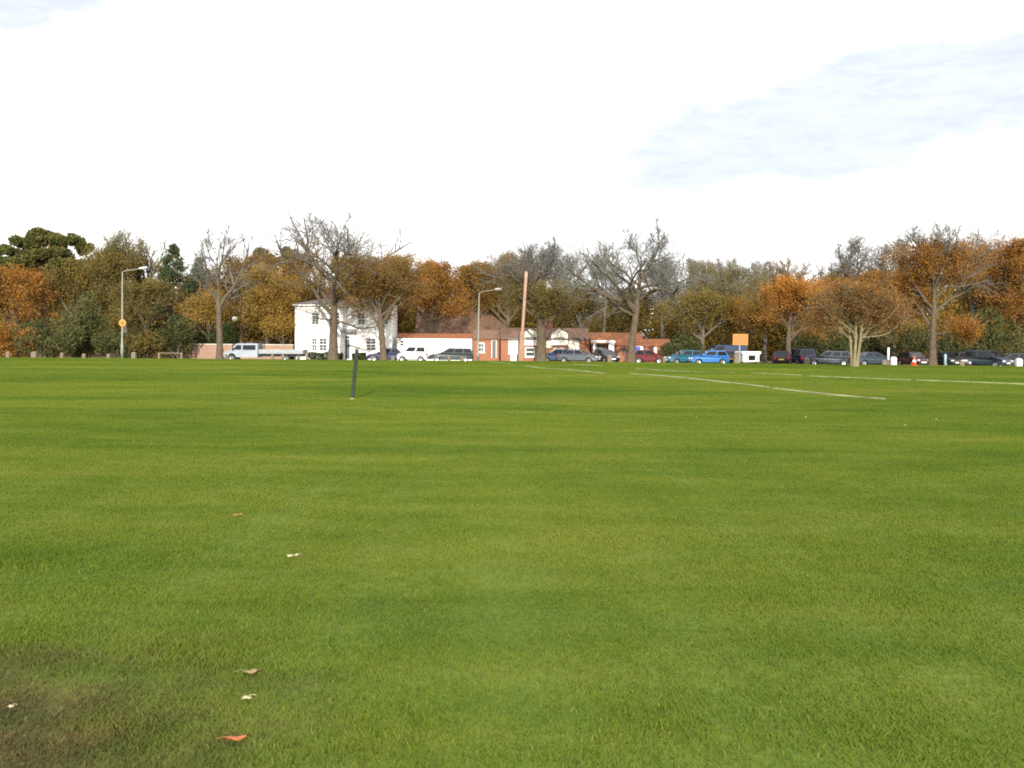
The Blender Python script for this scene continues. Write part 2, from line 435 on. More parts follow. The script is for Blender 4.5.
def build_grass():
    rng = np.random.default_rng(3)
    # one square metre of turf blades
    nb = 9000
    rr = 0.95 * np.sqrt(rng.uniform(0, 1, nb)) * rng.uniform(0.55, 1.0, nb) ** 0.5; ra = rng.uniform(0, 2 * np.pi, nb)
    bx = rr * np.cos(ra); by = rr * np.sin(ra)
    a = rng.uniform(0, 2 * np.pi, nb); h = rng.uniform(0.008, 0.026, nb); w = rng.uniform(0.0020, 0.0042, nb)
    la = rng.uniform(0, 2 * np.pi, nb); ll = h * rng.uniform(0.3, 1.3, nb)
    base = np.stack([bx, by, np.full(nb, -0.012)], -1)
    side = np.stack([np.cos(a), np.sin(a), np.zeros(nb)], -1) * w[:, None]
    lean = np.stack([np.cos(la) * ll, np.sin(la) * ll, np.zeros(nb)], -1)
    mid = base + lean * 0.35 + np.array([0, 0, 1.0]) * (h * 0.65 + 0.006)[:, None]
    tip = base + lean + np.array([0, 0, 1.0]) * (h + 0.012)[:, None]
    V = np.stack([base - side, base + side, mid + side * 0.8, mid - side * 0.8, tip], 1).reshape(-1, 3)
    i = np.arange(nb) * 5
    quads = np.stack([i, i + 1, i + 2, i + 3], -1); tris = np.stack([i + 3, i + 2, i + 4], -1)
    # points that carry the turf
    pts = []
    for y in np.arange(1.5, 98, 1.0):
        half = 0.56 * y + 4.5
        for x in np.arange(-math.ceil(half), math.ceil(half) + 1):
            jx, jy = x + rng.uniform(-.12, .12), y + rng.uniform(-.12, .12)
            if jy < edge_y(jx) + 0.1: pts.append((jx, jy, float(hz(jx, jy))))
    pts = np.array(pts)
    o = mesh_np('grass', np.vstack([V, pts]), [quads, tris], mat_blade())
    tag(o, kind='stuff', label='short mown grass blades covering the green')
    me = o.data
    at = me.attributes.new('is_seat', 'BOOLEAN', 'POINT')
    flags = np.zeros(len(V) + len(pts), bool); flags[len(V):] = True
    at.data.foreach_set('value', flags)
    g = bpy.data.node_groups.new('turf_nodes', 'GeometryNodeTree')
    g.interface.new_socket('Geometry', in_out='INPUT', socket_type='NodeSocketGeometry')
    g.interface.new_socket('Geometry', in_out='OUTPUT', socket_type='NodeSocketGeometry')
    N = g.nodes.new
    gi, go = N('NodeGroupInput'), N('NodeGroupOutput')
    na = N('GeometryNodeInputNamedAttribute'); na.data_type = 'BOOLEAN'; na.inputs['Name'].default_value = 'is_seat'
    sp = N('GeometryNodeSeparateGeometry'); sp.domain = 'POINT'
    iop = N('GeometryNodeInstanceOnPoints')
    rv = N('FunctionNodeRandomValue'); rv.data_type = 'INT'; rv.inputs['Min'].default_value = 0; rv.inputs['Max'].default_value = 3
    # RandomValue INT sockets
    for s in rv.inputs:
        if s.type == 'INT' and s.name == 'Min': s.default_value = 0
        if s.type == 'INT' and s.name == 'Max': s.default_value = 360
    ri = next(s for s in rv.outputs if s.type == 'INT')
    mm = N('ShaderNodeMath'); mm.operation = 'MULTIPLY'; mm.inputs[1].default_value = math.pi / 180
    cx = N('ShaderNodeCombineXYZ')
    l = g.links.new
    l(gi.outputs[0], sp.inputs['Geometry'])
    l(next(s for s in na.outputs if s.type == 'BOOLEAN' and s.enabled), sp.inputs['Selection'])
    l(sp.outputs[0], iop.inputs['Points']); l(sp.outputs[1], iop.inputs['Instance'])
    l(ri, mm.inputs[0]); l(mm.outputs[0], cx.inputs[2]); l(cx.outputs[0], iop.inputs['Rotation'])
    rs = N('FunctionNodeRandomValue'); rs.data_type = 'FLOAT_VECTOR'
    vi = [q for q in rs.inputs if q.type == 'VECTOR']; vi[0].default_value = (.95, .95, .75); vi[1].default_value = (1.1, 1.1, 1.25)
    l(next(q for q in rs.outputs if q.type == 'VECTOR'), iop.inputs['Scale'])
    l(iop.outputs[0], go.inputs[0])
    md = o.modifiers.new('turf', 'NODES'); md.node_group = g
build_grass()

# concrete edging strips, grown over in places
def edging(label, pts):
    mb = MB(); wv = 0.075
    P = [GP(x, y) for x, y in pts]
    # resample for the ground's undulation
    Q = []
    for a, b in zip(P[:-1], P[1:]):
        n = max(2, int((b - a).length / 1.5))
        for k in range(n): Q.append(a.lerp(b, k / n))
    Q.append(P[-1])
    for a, b in zip(Q[:-1], Q[1:]):
        d = (b - a).normalized(); s = Vector((-d.y, d.x, 0)) * wv
        za, zb = float(hz(a.x, a.y)), float(hz(b.x, b.y)); g = d * 0.01
        a0 = a + g; b0 = b - g
        up = 0.042
        mb.add([(*(a0 - s).xy, za - .05), (*(a0 + s).xy, za - .05), (*(b0 + s).xy, zb - .05), (*(b0 - s).xy, zb - .05),
                (*(a0 - s * .9).xy, za + up), (*(a0 + s * .9).xy, za + up), (*(b0 + s * .9).xy, zb + up), (*(b0 - s * .9).xy, zb + up)],
               [(0, 3, 2, 1), (4, 5, 6, 7), (0, 1, 5, 4), (1, 2, 6, 5), (2, 3, 7, 6), (3, 0, 4, 7)])
    o = mb.build('concrete_edging', MATS['worn_edging'])
    o['kind'] = 'structure'; o['label'] = label
for seg in ([(526, 366.0), (604, 374)], [(630, 374.3), (700, 381), (768, 388)], [(774, 389), (830, 394), (884, 398.2)]):
    edging('pale edging strip of the track across the green', seg)
for seg in ([(488, 362.3), (510, 363.4)], [(574, 364.3), (602, 365.5)], [(636, 368.5), (734, 373.5)], [(752, 374.4), (800, 376.6)],
            [(810, 377.3), (910, 381.8)], [(916, 382), (1060, 386.8)]):
    edging('far pale edging strip of the track across the green', seg)

# ------------------------------------------------------------------ trees
def tubes(P, Rd, k):
    """P (N,n,3) polylines, Rd (N,n) radii -> verts, faces"""
    N, n, _ = P.shape
    D = P[:, -1] - P[:, 0]; D /= np.linalg.norm(D, axis=1, keepdims=True) + 1e-9
    A = np.where(np.abs(D[:, 2:3]) < 0.9, np.array([[0, 0, 1.0]]), np.array([[1.0, 0, 0]]))
    U = np.cross(D, A); U /= np.linalg.norm(U, axis=1, keepdims=True); Wv = np.cross(D, U)
    t = 2 * np.pi * np.arange(k) / k
    ring = U[:, None, :] * np.cos(t)[None, :, None] + Wv[:, None, :] * np.sin(t)[None, :, None]   # N,k,3
    V = P[:, :, None, :] + ring[:, None] * Rd[:, :, None, None]
    idx = np.arange(N * n * k).reshape(N, n, k)
    a = idx[:, :-1]; b = np.roll(idx, -1, 2)[:, :-1]; c = np.roll(idx, -1, 2)[:, 1:]; d = idx[:, 1:]
    return V.reshape(-1, 3), np.stack([a, b, c, d], -1).reshape(-1, 4)

def merge(parts):
    vs = []; fs = []; b = 0
    for v, f in parts:
        vs.append(v); fs.append(f + b); b += len(v)
    return np.vstack(vs), [np.vstack(fs)]

def env_dist(p, d, c, r):
    q = (p - c) / r; e = d / r
    A = (e * e).sum(1); B = (q * e).sum(1); C = (q * q).sum(1) - 1
    disc = np.maximum(B * B - A * C, 0)
    return np.maximum((-B + np.sqrt(disc)) / A, 0)

def grow(rng, start, dirs, length, n, wander, up):
    N = len(start); P = np.zeros((N, n, 3)); P[:, 0] = start; d = dirs.copy()
    st = length / (n - 1)
    for k in range(1, n):
        d = d + rng.normal(0, wander, (N, 3)); d[:, 2] += up
        d /= np.linalg.norm(d, axis=1, keepdims=True)
        P[:, k] = P[:, k - 1] + d * st[:, None]
    return P

def spawn(rng, P, Rd, m, t0, ang, spread=0.25):
    N, n, _ = P.shape
    par = np.repeat(np.arange(N), m)
    t = t0 + (1 - t0) * ((np.tile(np.arange(m), N) + rng.uniform(0.1, 0.9, N * m)) / m)
    x = t * (n - 1); i = np.minimum(x.astype(int), n - 2); fr = x - i
    p = P[par, i] * (1 - fr)[:, None] + P[par, i + 1] * fr[:, None]
    r = Rd[par, i] * (1 - fr) + Rd[par, i + 1] * fr
    d = P[par, i + 1] - P[par, i]; d /= np.linalg.norm(d, axis=1, keepdims=True) + 1e-9
    q = rng.normal(0, 1, (N * m, 3)); q -= (q * d).sum(1, keepdims=True) * d; q /= np.linalg.norm(q, axis=1, keepdims=True)
    a = ang * rng.uniform(1 - spread, 1 + spread, N * m)
    dd = d * np.cos(a)[:, None] + q * np.sin(a)[:, None]
    return par, t, p, dd, r

def quads_at(rng, C, size, flat=0.0, stretch=1.0):
    N = len(C)
    nrm = rng.normal(0, 1, (N, 3)); nrm[:, 2] += flat * np.sign(rng.normal(0, 1, N) + 0.5); nrm /= np.linalg.norm(nrm, axis=1, keepdims=True)
    q = rng.normal(0, 1, (N, 3)); u = np.cross(nrm, q); u /= np.linalg.norm(u, axis=1, keepdims=True); v = np.cross(nrm, u)
    s = size * rng.uniform(0.55, 1.3, N)
    u = u * (s * stretch)[:, None]; v = v * (s * 0.62)[:, None]
    V = np.stack([C - u * .5, C + v * .5 - u * 0.05, C + u * .5, C - v * .5 - u * 0.05], 1).reshape(-1, 3)
    return V, np.arange(N * 4).reshape(N, 4)

def tree(name, label, cat, px, depth, top, w, low, base=None, trunk_w=None, bole=None, kind='bare', leaf=None, nleaf=0, lsize=0.3,
         bmat='bark_grey', tmat='twig_grey', seed=0, limbs=9, l2=7, l3=7, l4=5, lean=0.0, group=None, stems=1, up=0.10, wander=0.13,
         leaf_lo=0.0, leaf_hi=1.0, twig_r=0.016, leafy=0.75, asym=0.0, lang=1.0):
    """px: pixel column of the trunk; top / low: pixel rows of the crown's top and bottom; w: crown width in pixels"""
    rng = np.random.default_rng(seed * 101 + 13)
    nleaf = int(nleaf * 3.6); lsize = lsize * .51; w = w * 1.14
    x = PX(px, depth); zb = ZR - 0.1 if depth > float(edge_y(x)) else -0.05
    o = thing(name, label, cat, (x, depth, zb), 0, group)
    H = PZ(px, top, depth) - zb; zl = max(0.2, PZ(px, low, depth) - zb); rw = w * depth / F / 2
    c = np.array([asym * rw, 0, (H + zl) / 2]); r = np.array([rw, rw * 0.85, (H - zl) / 2])
    bole = bole if bole is not None else zl + (H - zl) * 0.12
    tw = (trunk_w or 6) * depth / F / 2
    n0 = 9
    S0 = np.zeros((stems, 3)); D0 = np.tile([[lean, 0, 1.0]], (stems, 1))
    if stems > 1:
        an = np.linspace(0, 2 * np.pi, stems, endpoint=False) + 0.4
        S0[:, 0] = np.cos(an) * tw * 1.1; S0[:, 1] = np.sin(an) * tw * 1.1
        D0[:, 0] += np.cos(an) * 0.16; D0[:, 1] += np.sin(an) * 0.16
    tl = np.full(stems, min(H * 0.86, bole + (H - bole) * (0.72 if kind != 'spruce' else 0.98)))
    D0 /= np.linalg.norm(D0, axis=1, keepdims=True)
    P0 = grow(rng, S0, D0, tl, n0, 0.035 if kind != 'spruce' else 0.008, 0.05)
    f = np.linspace(0, 1, n0)
    fb = bole / tl[0]
    R0 = tw * np.where(f < fb, 1 - 0.22 * f / max(fb, .01), 0.78 * (1 - (f - fb) / max(1 - fb, .01)) ** 0.9 + 0.05)
    R0[0] *= 1.35
    R0 = np.tile(R0, (stems, 1))
    parts = [tubes(P0, R0, 9)]
    t0 = min(0.93, bole / tl[0] * 0.97)
    if kind == 'spruce':
        t0 = max(0.03, zl / tl[0])
        par, t, p, d, rr = spawn(rng, P0, R0, limbs, t0, 1.75, 0.08)
        Ln = rw * (1.04 - (t - t0) / (1 - t0)) * rng.uniform(0.75, 1.1, len(t)) + 0.15
        P1 = grow(rng, p, d, Ln, 5, 0.05, 0.03)
    else:
        par, t, p, d, rr = spawn(rng, P0, R0, limbs, t0, 0.95 * lang, 0.35)
        tn = (t - t0) / (1 - t0)
        # lower limbs reach out, upper limbs rise
        d = d * (1 - 0.35 * tn)[:, None] + np.array([0, 0, 1.0]) * (0.45 * tn)[:, None]
        d /= np.linalg.norm(d, axis=1, keepdims=True)
        Ln = np.maximum(env_dist(p, d, c, r) * rng.uniform(0.78, 1.03, len(t)), 0.6)
        P1 = grow(rng, p, d, Ln, 7, wander, up)
    n1 = P1.shape[1]
    R1 = np.minimum(rr * 0.72, 0.035 + Ln * 0.02)[:, None] * np.linspace(1, 0.22, n1)[None] + 0.012
    parts.append(tubes(P1, R1, 6))
    v, fs = merge(parts)
    mesh_np('trunk', v, fs, MATS[bmat], o, smooth=True)
    # branches
    par2, t2, p2, d2, r2 = spawn(rng, P1, R1, l2, 0.22, 0.80, 0.35)
    L2 = Ln[par2] * rng.uniform(0.35, 0.6, len(t2)) * (1.05 - 0.45 * t2)
    if kind != 'spruce': L2 = np.clip(np.minimum(L2, env_dist(p2, d2, c, r * 1.03)), 0.5, None)
    P2 = grow(rng, p2, d2, L2, 5, wander, up * 0.8 if kind != 'spruce' else -0.05)
    R2 = np.minimum(r2 * 0.7, 0.02 + L2 * 0.014)[:, None] * np.linspace(1, 0.3, 5)[None] + 0.004
    bp = [tubes(P2, R2, 4)]
    if l3:
        par3, t3, p3, d3, r3 = spawn(rng, P2, R2, l3, 0.15, 0.75, 0.35)
        L3 = np.clip(L2[par3] * rng.uniform(0.35, 0.7, len(t3)), 0.35, 2.2)
        P3 = grow(rng, p3, d3, L3, 4, 0.16, up)
        R3 = np.tile(np.linspace(1, 0.45, 4), (len(L3), 1)) * twig_r * 1.25
        bp.append(tubes(P3, R3, 3))
        leafP, leafpar = P3, par2[par3]
        if l4:
            par4, t4, p4, d4, r4 = spawn(rng, P3, R3, l4, 0.1, 0.7, 0.4)
            L4 = np.clip(L3[par4] * rng.uniform(0.35, 0.7, len(t4)), 0.25, 1.1)
            P4 = grow(rng, p4, d4, L4, 3, 0.18, up)
            R4 = np.tile(np.linspace(1, 0.5, 3), (len(L4), 1)) * twig_r * 0.8
            bp.append(tubes(P4, R4, 3))
    else:
        leafP, leafpar = P2, par2
    v, fs = merge(bp)
    mesh_np('branches', v, fs, MATS[tmat], o)
    if leaf:
        keep = rng.uniform(0, 1, len(L2)) < leafy
        owner = np.arange(len(L2)) if not l3 else par3
        zt = leafP[:, 1, 2]; zn = (zt - zl) / (H - zl)
        ok = np.where(keep[owner] & (zn >= leaf_lo) & (zn <= leaf_hi + rng.normal(0, .06, len(zn))))[0]
        if len(ok):
            pick = ok[rng.integers(0, len(ok), nleaf)]
            tt = rng.uniform(0, leafP.shape[1] - 1.001, nleaf); ii = tt.astype(int); ff = (tt - ii)[:, None]
            C = leafP[pick, ii] * (1 - ff) + leafP[pick, ii + 1] * ff
            C = C + rng.normal(0, 0.14 if kind == 'spruce' else 0.36, C.shape)
            C[:, 2] = np.maximum(C[:, 2], 0.05)
            v, f = quads_at(rng, C, lsize, flat=0.5, stretch=1.3)
            mesh_np('foliage', v, [f], MATS[leaf], o)
    return o

def shrub(name, label, cat, px, depth, top, w, leaf, n, size=0.3, seed=0, low=None, group=None):
    rng = np.random.default_rng(seed * 77 + 5)
    x = PX(px, depth); zb = ZR - 0.1
    o = thing(name, label, cat, (x, depth, zb), 0, group)
    H = PZ(px, top, depth) - zb; rw = w * depth / F / 2
    m = 9
    cs = np.stack([rng.uniform(-.7, .7, m) * rw, rng.uniform(-.5, .5, m) * rw, rng.uniform(0.2, 0.72, m) * H], -1)
    rs = np.stack([rng.uniform(.3, .5, m) * rw, rng.uniform(.3, .5, m) * rw, rng.uniform(.2, .32, m) * H], -1)
    cs[0] = (0, 0, H * .70); rs[0, 2] = H * .32
    n = int(n * 1.9); k = rng.integers(0, m, n); q = rng.normal(0, 1, (n, 3)); q /= np.linalg.norm(q, axis=1, keepdims=True)
    q *= rng.uniform(0.55, 1.05, (n, 1)) ** 0.6
    C = cs[k] + q * rs[k]; C[:, 2] = np.maximum(C[:, 2], 0.05)
    v, f = quads_at(rng, C, size * .7, 0.4, 1.3); mesh_np('foliage', v, [f], MATS[leaf], o)
    P = np.zeros((m, 5, 3)); t = np.linspace(0, 1, 5)[None, :, None]
    st = np.stack([rng.normal(0, .15, m), rng.normal(0, .15, m), np.zeros(m)], -1)
    P[:] = st[:, None] * (1 - t) + cs[:, None] * t; P[:, 1:4] += rng.normal(0, .06 * rw, (m, 3, 3))
    v, f = tubes(P, np.tile(np.linspace(.07, .02, 5), (m, 1)), 5)
    mesh_np('stem', v, [f], MATS['bark_brown'], o)
    return o

def pine(label, px, depth, pads, base_top, seed=0, trunk_w=6, leaf='needle_pine'):
    """pads: (px, py, half width px, half height px) foliage plates"""
    rng = np.random.default_rng(seed + 900)
    x = PX(px, depth); zb = ZR - 0.1
    o = thing('pine_tree', label, 'tree', (x, depth, zb))
    H = PZ(px, base_top, depth) - zb
    s = depth / F; tw = trunk_w * s / 2
    P0 = grow(rng, np.zeros((1, 3)), np.array([[0.03, 0, 1.0]]), np.array([H]), 9, 0.03, 0.05)
    R0 = np.linspace(tw, tw * 0.3, 9)[None]
    parts = [tubes(P0, R0, 8)]
    Cs = []
    for (qx, qy, hw, hh) in pads:
        w = W(qx, qy, depth) - Vector((x, depth, zb))
        c = np.array([w.x, rng.uniform(-.5, .5) * hw * s, w.z])
        i = int(np.clip(np.searchsorted(P0[0, :, 2], c[2] - hh * s * 2) - 1, 3, 8))
        a = P0[0, i]; t = np.linspace(0, 1, 5)[:, None]
        pl = a * (1 - t) + c * t; pl[1:4] += rng.normal(0, .15, (3, 3)); pl[2, 2] -= .2
        parts.append(tubes(pl[None], np.linspace(tw * .35, .04, 5)[None], 5))
        n = int(46 * hw * hh * 0.55) + 150
        m = 7
        sub = c + np.stack([rng.uniform(-.75, .75, m) * hw * s, rng.uniform(-.75, .75, m) * hw * s, rng.uniform(-.5, .5, m) * hh * s], -1)
        k = rng.integers(0, m, n); q = rng.normal(0, 1, (n, 3)); q /= np.linalg.norm(q, axis=1, keepdims=True); q *= rng.uniform(.3, 1, (n, 1)) ** .5
        Cs.append(sub[k] + q * np.array([hw * .46, hw * .46, hh * .95]) * s)
        tl = np.stack([np.tile(c, (m, 1)), sub], 1); parts.append(tubes(tl, np.tile([.05, .02], (m, 1)), 4))
    v, fs = merge(parts); mesh_np('trunk', v, fs, MATS['bark_pine'], o, smooth=True)
    v, f = quads_at(rng, np.vstack(Cs), 0.30, 0.5, 1.3); mesh_np('foliage', v, [f], MATS[leaf], o)
    return o

# ---- trees standing along the edge of the green
tree('bare_tree', 'slender bare tree with forked top behind the pickup truck bonnet', 'tree', 220, 103.5, 226, 76, 306, trunk_w=7, bole=4.6, seed=61, limbs=11, l2=8, l3=6, l4=3, bmat='bark_brown', asym=0.25, lang=0.8, lean=0.02)
tree('bare_tree', 'large spreading bare tree with thick trunk before the white house', 'tree', 333, 104.5, 217, 186, 310, trunk_w=10, bole=4.2, seed=2, limbs=20, l2=9, l3=6, l4=4, lang=1.15, bmat='bark_brown', tmat='twig_grey', leaf='leaf_brown', nleaf=3600, lsize=.28, leaf_hi=.52, asym=0.1, up=0.045, wander=.18, twig_r=.014)
tree('autumn_tree', 'brown leaved tree before the end wall of the white house', 'tree', 384, 103, 258, 112, 331, trunk_w=7.5, bole=3.1, seed=3, limbs=15, l2=9, l3=6, l4=4, bmat='bark_brown', tmat='twig_brown', leaf='leaf_brown', nleaf=7000, lsize=.27, up=.04)
tree('bare_tree', 'twiggy bare tree with stout trunk beside the tall leaning pole', 'tree', 541, 104, 246, 118, 316, trunk_w=11, bole=3.9, seed=4, limbs=18, l2=9, l3=7, l4=5, bmat='bark_brown', tmat='twig_grey', leaf='leaf_olive', nleaf=3600, leaf_hi=.42, up=.08)
tree('bare_tree', 'gaunt bare oak with crooked limbs before the red car', 'tree', 631, 94, 235, 168, 308, trunk_w=8.5, bole=4.4, seed=15, limbs=17, l2=9, l3=7, l4=4, lang=1.25, twig_r=.015, bmat='bark_brown', tmat='twig_grey', wander=.24, up=.035)
tree('autumn_tree', 'pale many stemmed tree with fine brown twigs at the grass edge', 'tree', 855, 81, 286, 100, 346, trunk_w=3.6, bole=1.8, seed=6, limbs=7, l2=8, l3=7, l4=5, stems=5, bmat='bark_pale', tmat='twig_brown', leaf='leaf_orange', nleaf=4200, lsize=.24, leaf_lo=.22, up=.05, twig_r=.013)
tree('autumn_tree', 'tall red and orange leaved tree with bare top beside the cone', 'tree', 933, 91.5, 226, 122, 338, trunk_w=8, bole=3.2, seed=7, limbs=16, l2=9, l3=6, l4=4, bmat='bark_brown', tmat='twig_grey', leaf='leaf_orange', nleaf=9500, lsize=.26, leaf_hi=.75, leafy=.72, up=.07)
tree('autumn_tree', 'bright orange tree behind the small white trailer', 'tree', 789, 101, 282, 98, 346, trunk_w=6, bole=2.2, seed=8, limbs=12, l2=8, l3=6, l4=0, bmat='bark_brown', tmat='twig_brown', leaf='leaf_orange', nleaf=7500, lsize=.3, leafy=.85)

# ---- trees behind the road, from one end of the view to the other
pine('flat topped pine with dark green plates over the orange beech', 47, 118, [(38, 233, 15, 5), (22, 240, 13, 6), (40, 242, 18, 6), (54, 239, 12, 6), (75, 241, 13, 5), (14, 251, 16, 5), (36, 253, 20, 6), (84, 249, 9, 5), (62, 255, 15, 5), (26, 264, 26, 7), (72, 266, 20, 6), (5, 262, 16, 6)], 240, 1, 7)
tree('autumn_tree', 'orange beech under the flat topped pine', 'tree', 18, 110, 271, 88, 350, trunk_w=7, bole=2, seed=21, limbs=15, l2=8, l3=5, l4=0, bmat='bark_brown', tmat='twig_brown', leaf='leaf_russet', nleaf=6800, lsize=.36)
tree('bare_tree', 'thin grey bare tree peeping out beside the flat topped pine', 'tree', 6, 122, 232, 46, 300, trunk_w=4, seed=22, limbs=9, l2=6, l3=5, l4=3)
tree('leafy_tree', 'dull olive tree beneath the pine beside the orange beech', 'tree', 76, 116, 264, 80, 345, trunk_w=6, seed=23, limbs=13, l2=8, l3=5, l4=0, tmat='twig_olive', leaf='leaf_olive', nleaf=5600, lsize=.38)
tree('leafy_tree', 'olive tree filling the space below the pine plates', 'tree', 42, 122, 254, 92, 340, trunk_w=6, seed=63, limbs=14, l2=8, l3=5, l4=0, tmat='twig_olive', leaf='leaf_olive', nleaf=7000, lsize=.38)
shrub('holly_shrub', 'dark green shrub behind the second and third low posts', 'shrub', 50, 107, 318, 90, 'leaf_green', 4200, .34, 1)
shrub('beech_shrub', 'low russet shrub behind the end low post', 'shrub', 10, 105.5, 322, 52, 'leaf_russet', 2400, .3, 2)
shrub('holly_shrub', 'dark evergreen shrub with its top below the pine branches', 'shrub', 88, 108.5, 292, 54, 'leaf_green', 3600, .34, 3)
tree('bare_tree', 'tall bare tree with upright twigs and ivied stem behind lamp with yellow disc', 'tree', 128, 116, 230, 72, 345, trunk_w=7, seed=25, limbs=20, l2=8, l3=6, l4=3, tmat='twig_olive', leaf='leaf_olive', nleaf=6200, lsize=.36, leaf_hi=.74, lang=.62, up=.16)
tree('bare_tree', 'grey upright bare tree between the spruce and the disc lamp', 'tree', 152, 120, 231, 44, 345, trunk_w=5, seed=26, limbs=16, l2=7, l3=6, l4=3, tmat='twig_olive', leaf='leaf_olive', nleaf=3600, lsize=.36, leaf_hi=.72, lang=.6, up=.16)
tree('spruce_tree', 'tall dark spruce with pointed spire', 'tree', 173, 119, 226, 78, 345, trunk_w=5, seed=27, kind='spruce', limbs=95, l2=9, l3=0, leaf='needle_dark', nleaf=6500, lsize=.34, leafy=1, bmat='bark_pine', tmat='twig_brown')
tree('spruce_tree', 'shorter dark spruce next to the tall spired one', 'tree', 201, 121, 242, 58, 340, trunk_w=5, seed=28, kind='spruce', limbs=80, l2=9, l3=0, leaf='needle_dark', nleaf=4600, lsize=.34, leafy=1, bmat='bark_pine', tmat='twig_brown')
tree('leafy_tree', 'olive brown bushy tree behind the post and rail barrier', 'tree', 148, 109, 284, 76, 352, trunk_w=5, seed=29, limbs=13, l2=8, l3=5, l4=0, tmat='twig_olive', leaf='leaf_olive', nleaf=5200, lsize=.32)
shrub('laurel_shrub', 'dark green shrub at the end of the pink brick wall', 'shrub', 178, 107, 314, 46, 'leaf_green', 3200, .3, 4)
shrub('laurel_shrub', 'low olive shrub behind the squat pale post', 'shrub', 146, 106, 330, 50, 'leaf_olive', 2400, .28, 13)
shrub('laurel_shrub', 'low dark shrub behind the disc lamp base', 'shrub', 112, 105.5, 330, 56, 'leaf_green', 2400, .28, 5)
tree('autumn_tree', 'golden yellow tree above the pink brick wall', 'tree', 207, 114, 296, 54, 345, trunk_w=4, seed=31, limbs=11, l2=8, l3=5, l4=0, bmat='bark_brown', tmat='twig_brown', leaf='leaf_gold', nleaf=3800, lsize=.3)
shrub('laurel_shrub', 'green shrub under the white globe lamp', 'shrub', 222, 112.5, 321, 44, 'leaf_hedge', 2400, .28, 6)
tree('autumn_tree', 'golden brown beech between the globe lamp and the white house', 'tree', 268, 114.5, 268, 66, 352, trunk_w=5, seed=32, limbs=16, l2=8, l3=6, l4=0, bmat='bark_brown', tmat='twig_brown', leaf='leaf_gold', nleaf=5600, lsize=.32)
tree('autumn_tree', 'low golden beech against the end of the white house', 'tree', 284, 113.2, 302, 40, 354, trunk_w=4, seed=75, limbs=13, l2=8, l3=6, l4=0, bmat='bark_brown', tmat='twig_brown', leaf='leaf_gold', nleaf=4200, lsize=.3)
tree('autumn_tree', 'brown tree above the golden trees behind the slender bare tree', 'tree', 240, 120, 258, 74, 330, trunk_w=5, seed=33, limbs=14, l2=8, l3=5, l4=0, bmat='bark_brown', tmat='twig_brown', leaf='leaf_brown', nleaf=5200, lsize=.36)
pine('small dark pine crown over the golden brown beech', 264, 130, [(262, 254, 10, 5), (270, 260, 12, 5), (256, 263, 10, 5)], 258, 2, 4, 'needle_dark')
pine('dark pine crown over the white house chimney end', 290, 131, [(289, 252, 7, 5), (295, 259, 12, 5), (283, 262, 10, 5)], 256, 3, 4, 'needle_dark')
tree('autumn_tree', 'brown tree behind the near corner of the white house roof', 'tree', 302, 124, 256, 86, 335, trunk_w=5, seed=34, limbs=14, l2=8, l3=5, l4=0, bmat='bark_brown', tmat='twig_brown', leaf='leaf_brown', nleaf=6000, lsize=.38)
tree('leafy_tree', 'olive tree behind the middle of the white house roof', 'tree', 345, 126, 258, 80, 335, trunk_w=5, seed=35, limbs=14, l2=8, l3=5, l4=0, tmat='twig_olive', leaf='leaf_olive', nleaf=6000, lsize=.38)
tree('autumn_tree', 'russet tree behind the white house where its roof ends', 'tree', 398, 124, 260, 76, 340, trunk_w=5, seed=36, limbs=14, l2=8, l3=5, l4=0, bmat='bark_brown', tmat='twig_brown', leaf='leaf_russet', nleaf=6200, lsize=.38)
tree('autumn_tree', 'orange brown tree rising over the white outbuilding', 'tree', 430, 120, 264, 72, 340, trunk_w=5, seed=37, limbs=14, l2=8, l3=5, l4=0, bmat='bark_brown', tmat='twig_brown', leaf='leaf_russet', nleaf=6000, lsize=.38)
tree('spruce_tree', 'small dark spruce tip over the tiled barn roof', 'tree', 465, 138, 253, 32, 320, trunk_w=5, seed=38, kind='spruce', limbs=60, l2=8, l3=0, leaf='needle_dark', nleaf=3800, lsize=.4, leafy=1, bmat='bark_pine', tmat='twig_brown')
tree('autumn_tree', 'brown tree behind the tiled barn ridge', 'tree', 470, 129, 264, 64, 340, trunk_w=5, seed=39, limbs=14, l2=8, l3=5, l4=0, bmat='bark_brown', tmat='twig_brown', leaf='leaf_brown', nleaf=6000, lsize=.38)
tree('autumn_tree', 'dark brown rounded tree behind the tall leaning pole', 'tree', 508, 126, 258, 82, 338, trunk_w=6, seed=40, limbs=16, l2=8, l3=5, l4=0, bmat='bark_brown', tmat='twig_brown', leaf='leaf_brown', nleaf=7600, lsize=.38)
tree('bare_tree', 'grey bare tree behind the twiggy tree with the stout trunk', 'tree', 566, 124, 254, 74, 325, trunk_w=5, seed=41, limbs=14, l2=8, l3=6, l4=4)
tree('leafy_tree', 'dark olive rounded tree behind the brick cottage windows', 'tree', 582, 121, 290, 72, 345, trunk_w=5, seed=42, limbs=14, l2=8, l3=5, l4=0, tmat='twig_olive', leaf='leaf_olive', nleaf=6000, lsize=.36)
tree('leafy_tree', 'dark olive tree behind the orange tiled roof', 'tree', 628, 121, 292, 70, 345, trunk_w=5, seed=43, limbs=14, l2=8, l3=5, l4=0, tmat='twig_olive', leaf='leaf_olive', nleaf=6000, lsize=.36)
tree('bare_tree', 'dense grey bare tree behind the gaunt oak', 'tree', 664, 116, 260, 72, 335, trunk_w=5, seed=44, limbs=16, l2=8, l3=7, l4=4)
tree('bare_tree', 'grey brown twiggy tree rising over the bright blue car', 'tree', 700, 114, 262, 76, 345, trunk_w=5, seed=45, limbs=16, l2=8, l3=7, l4=4, tmat='twig_olive', leaf='leaf_olive', nleaf=2200, lsize=.34, leaf_hi=.55)
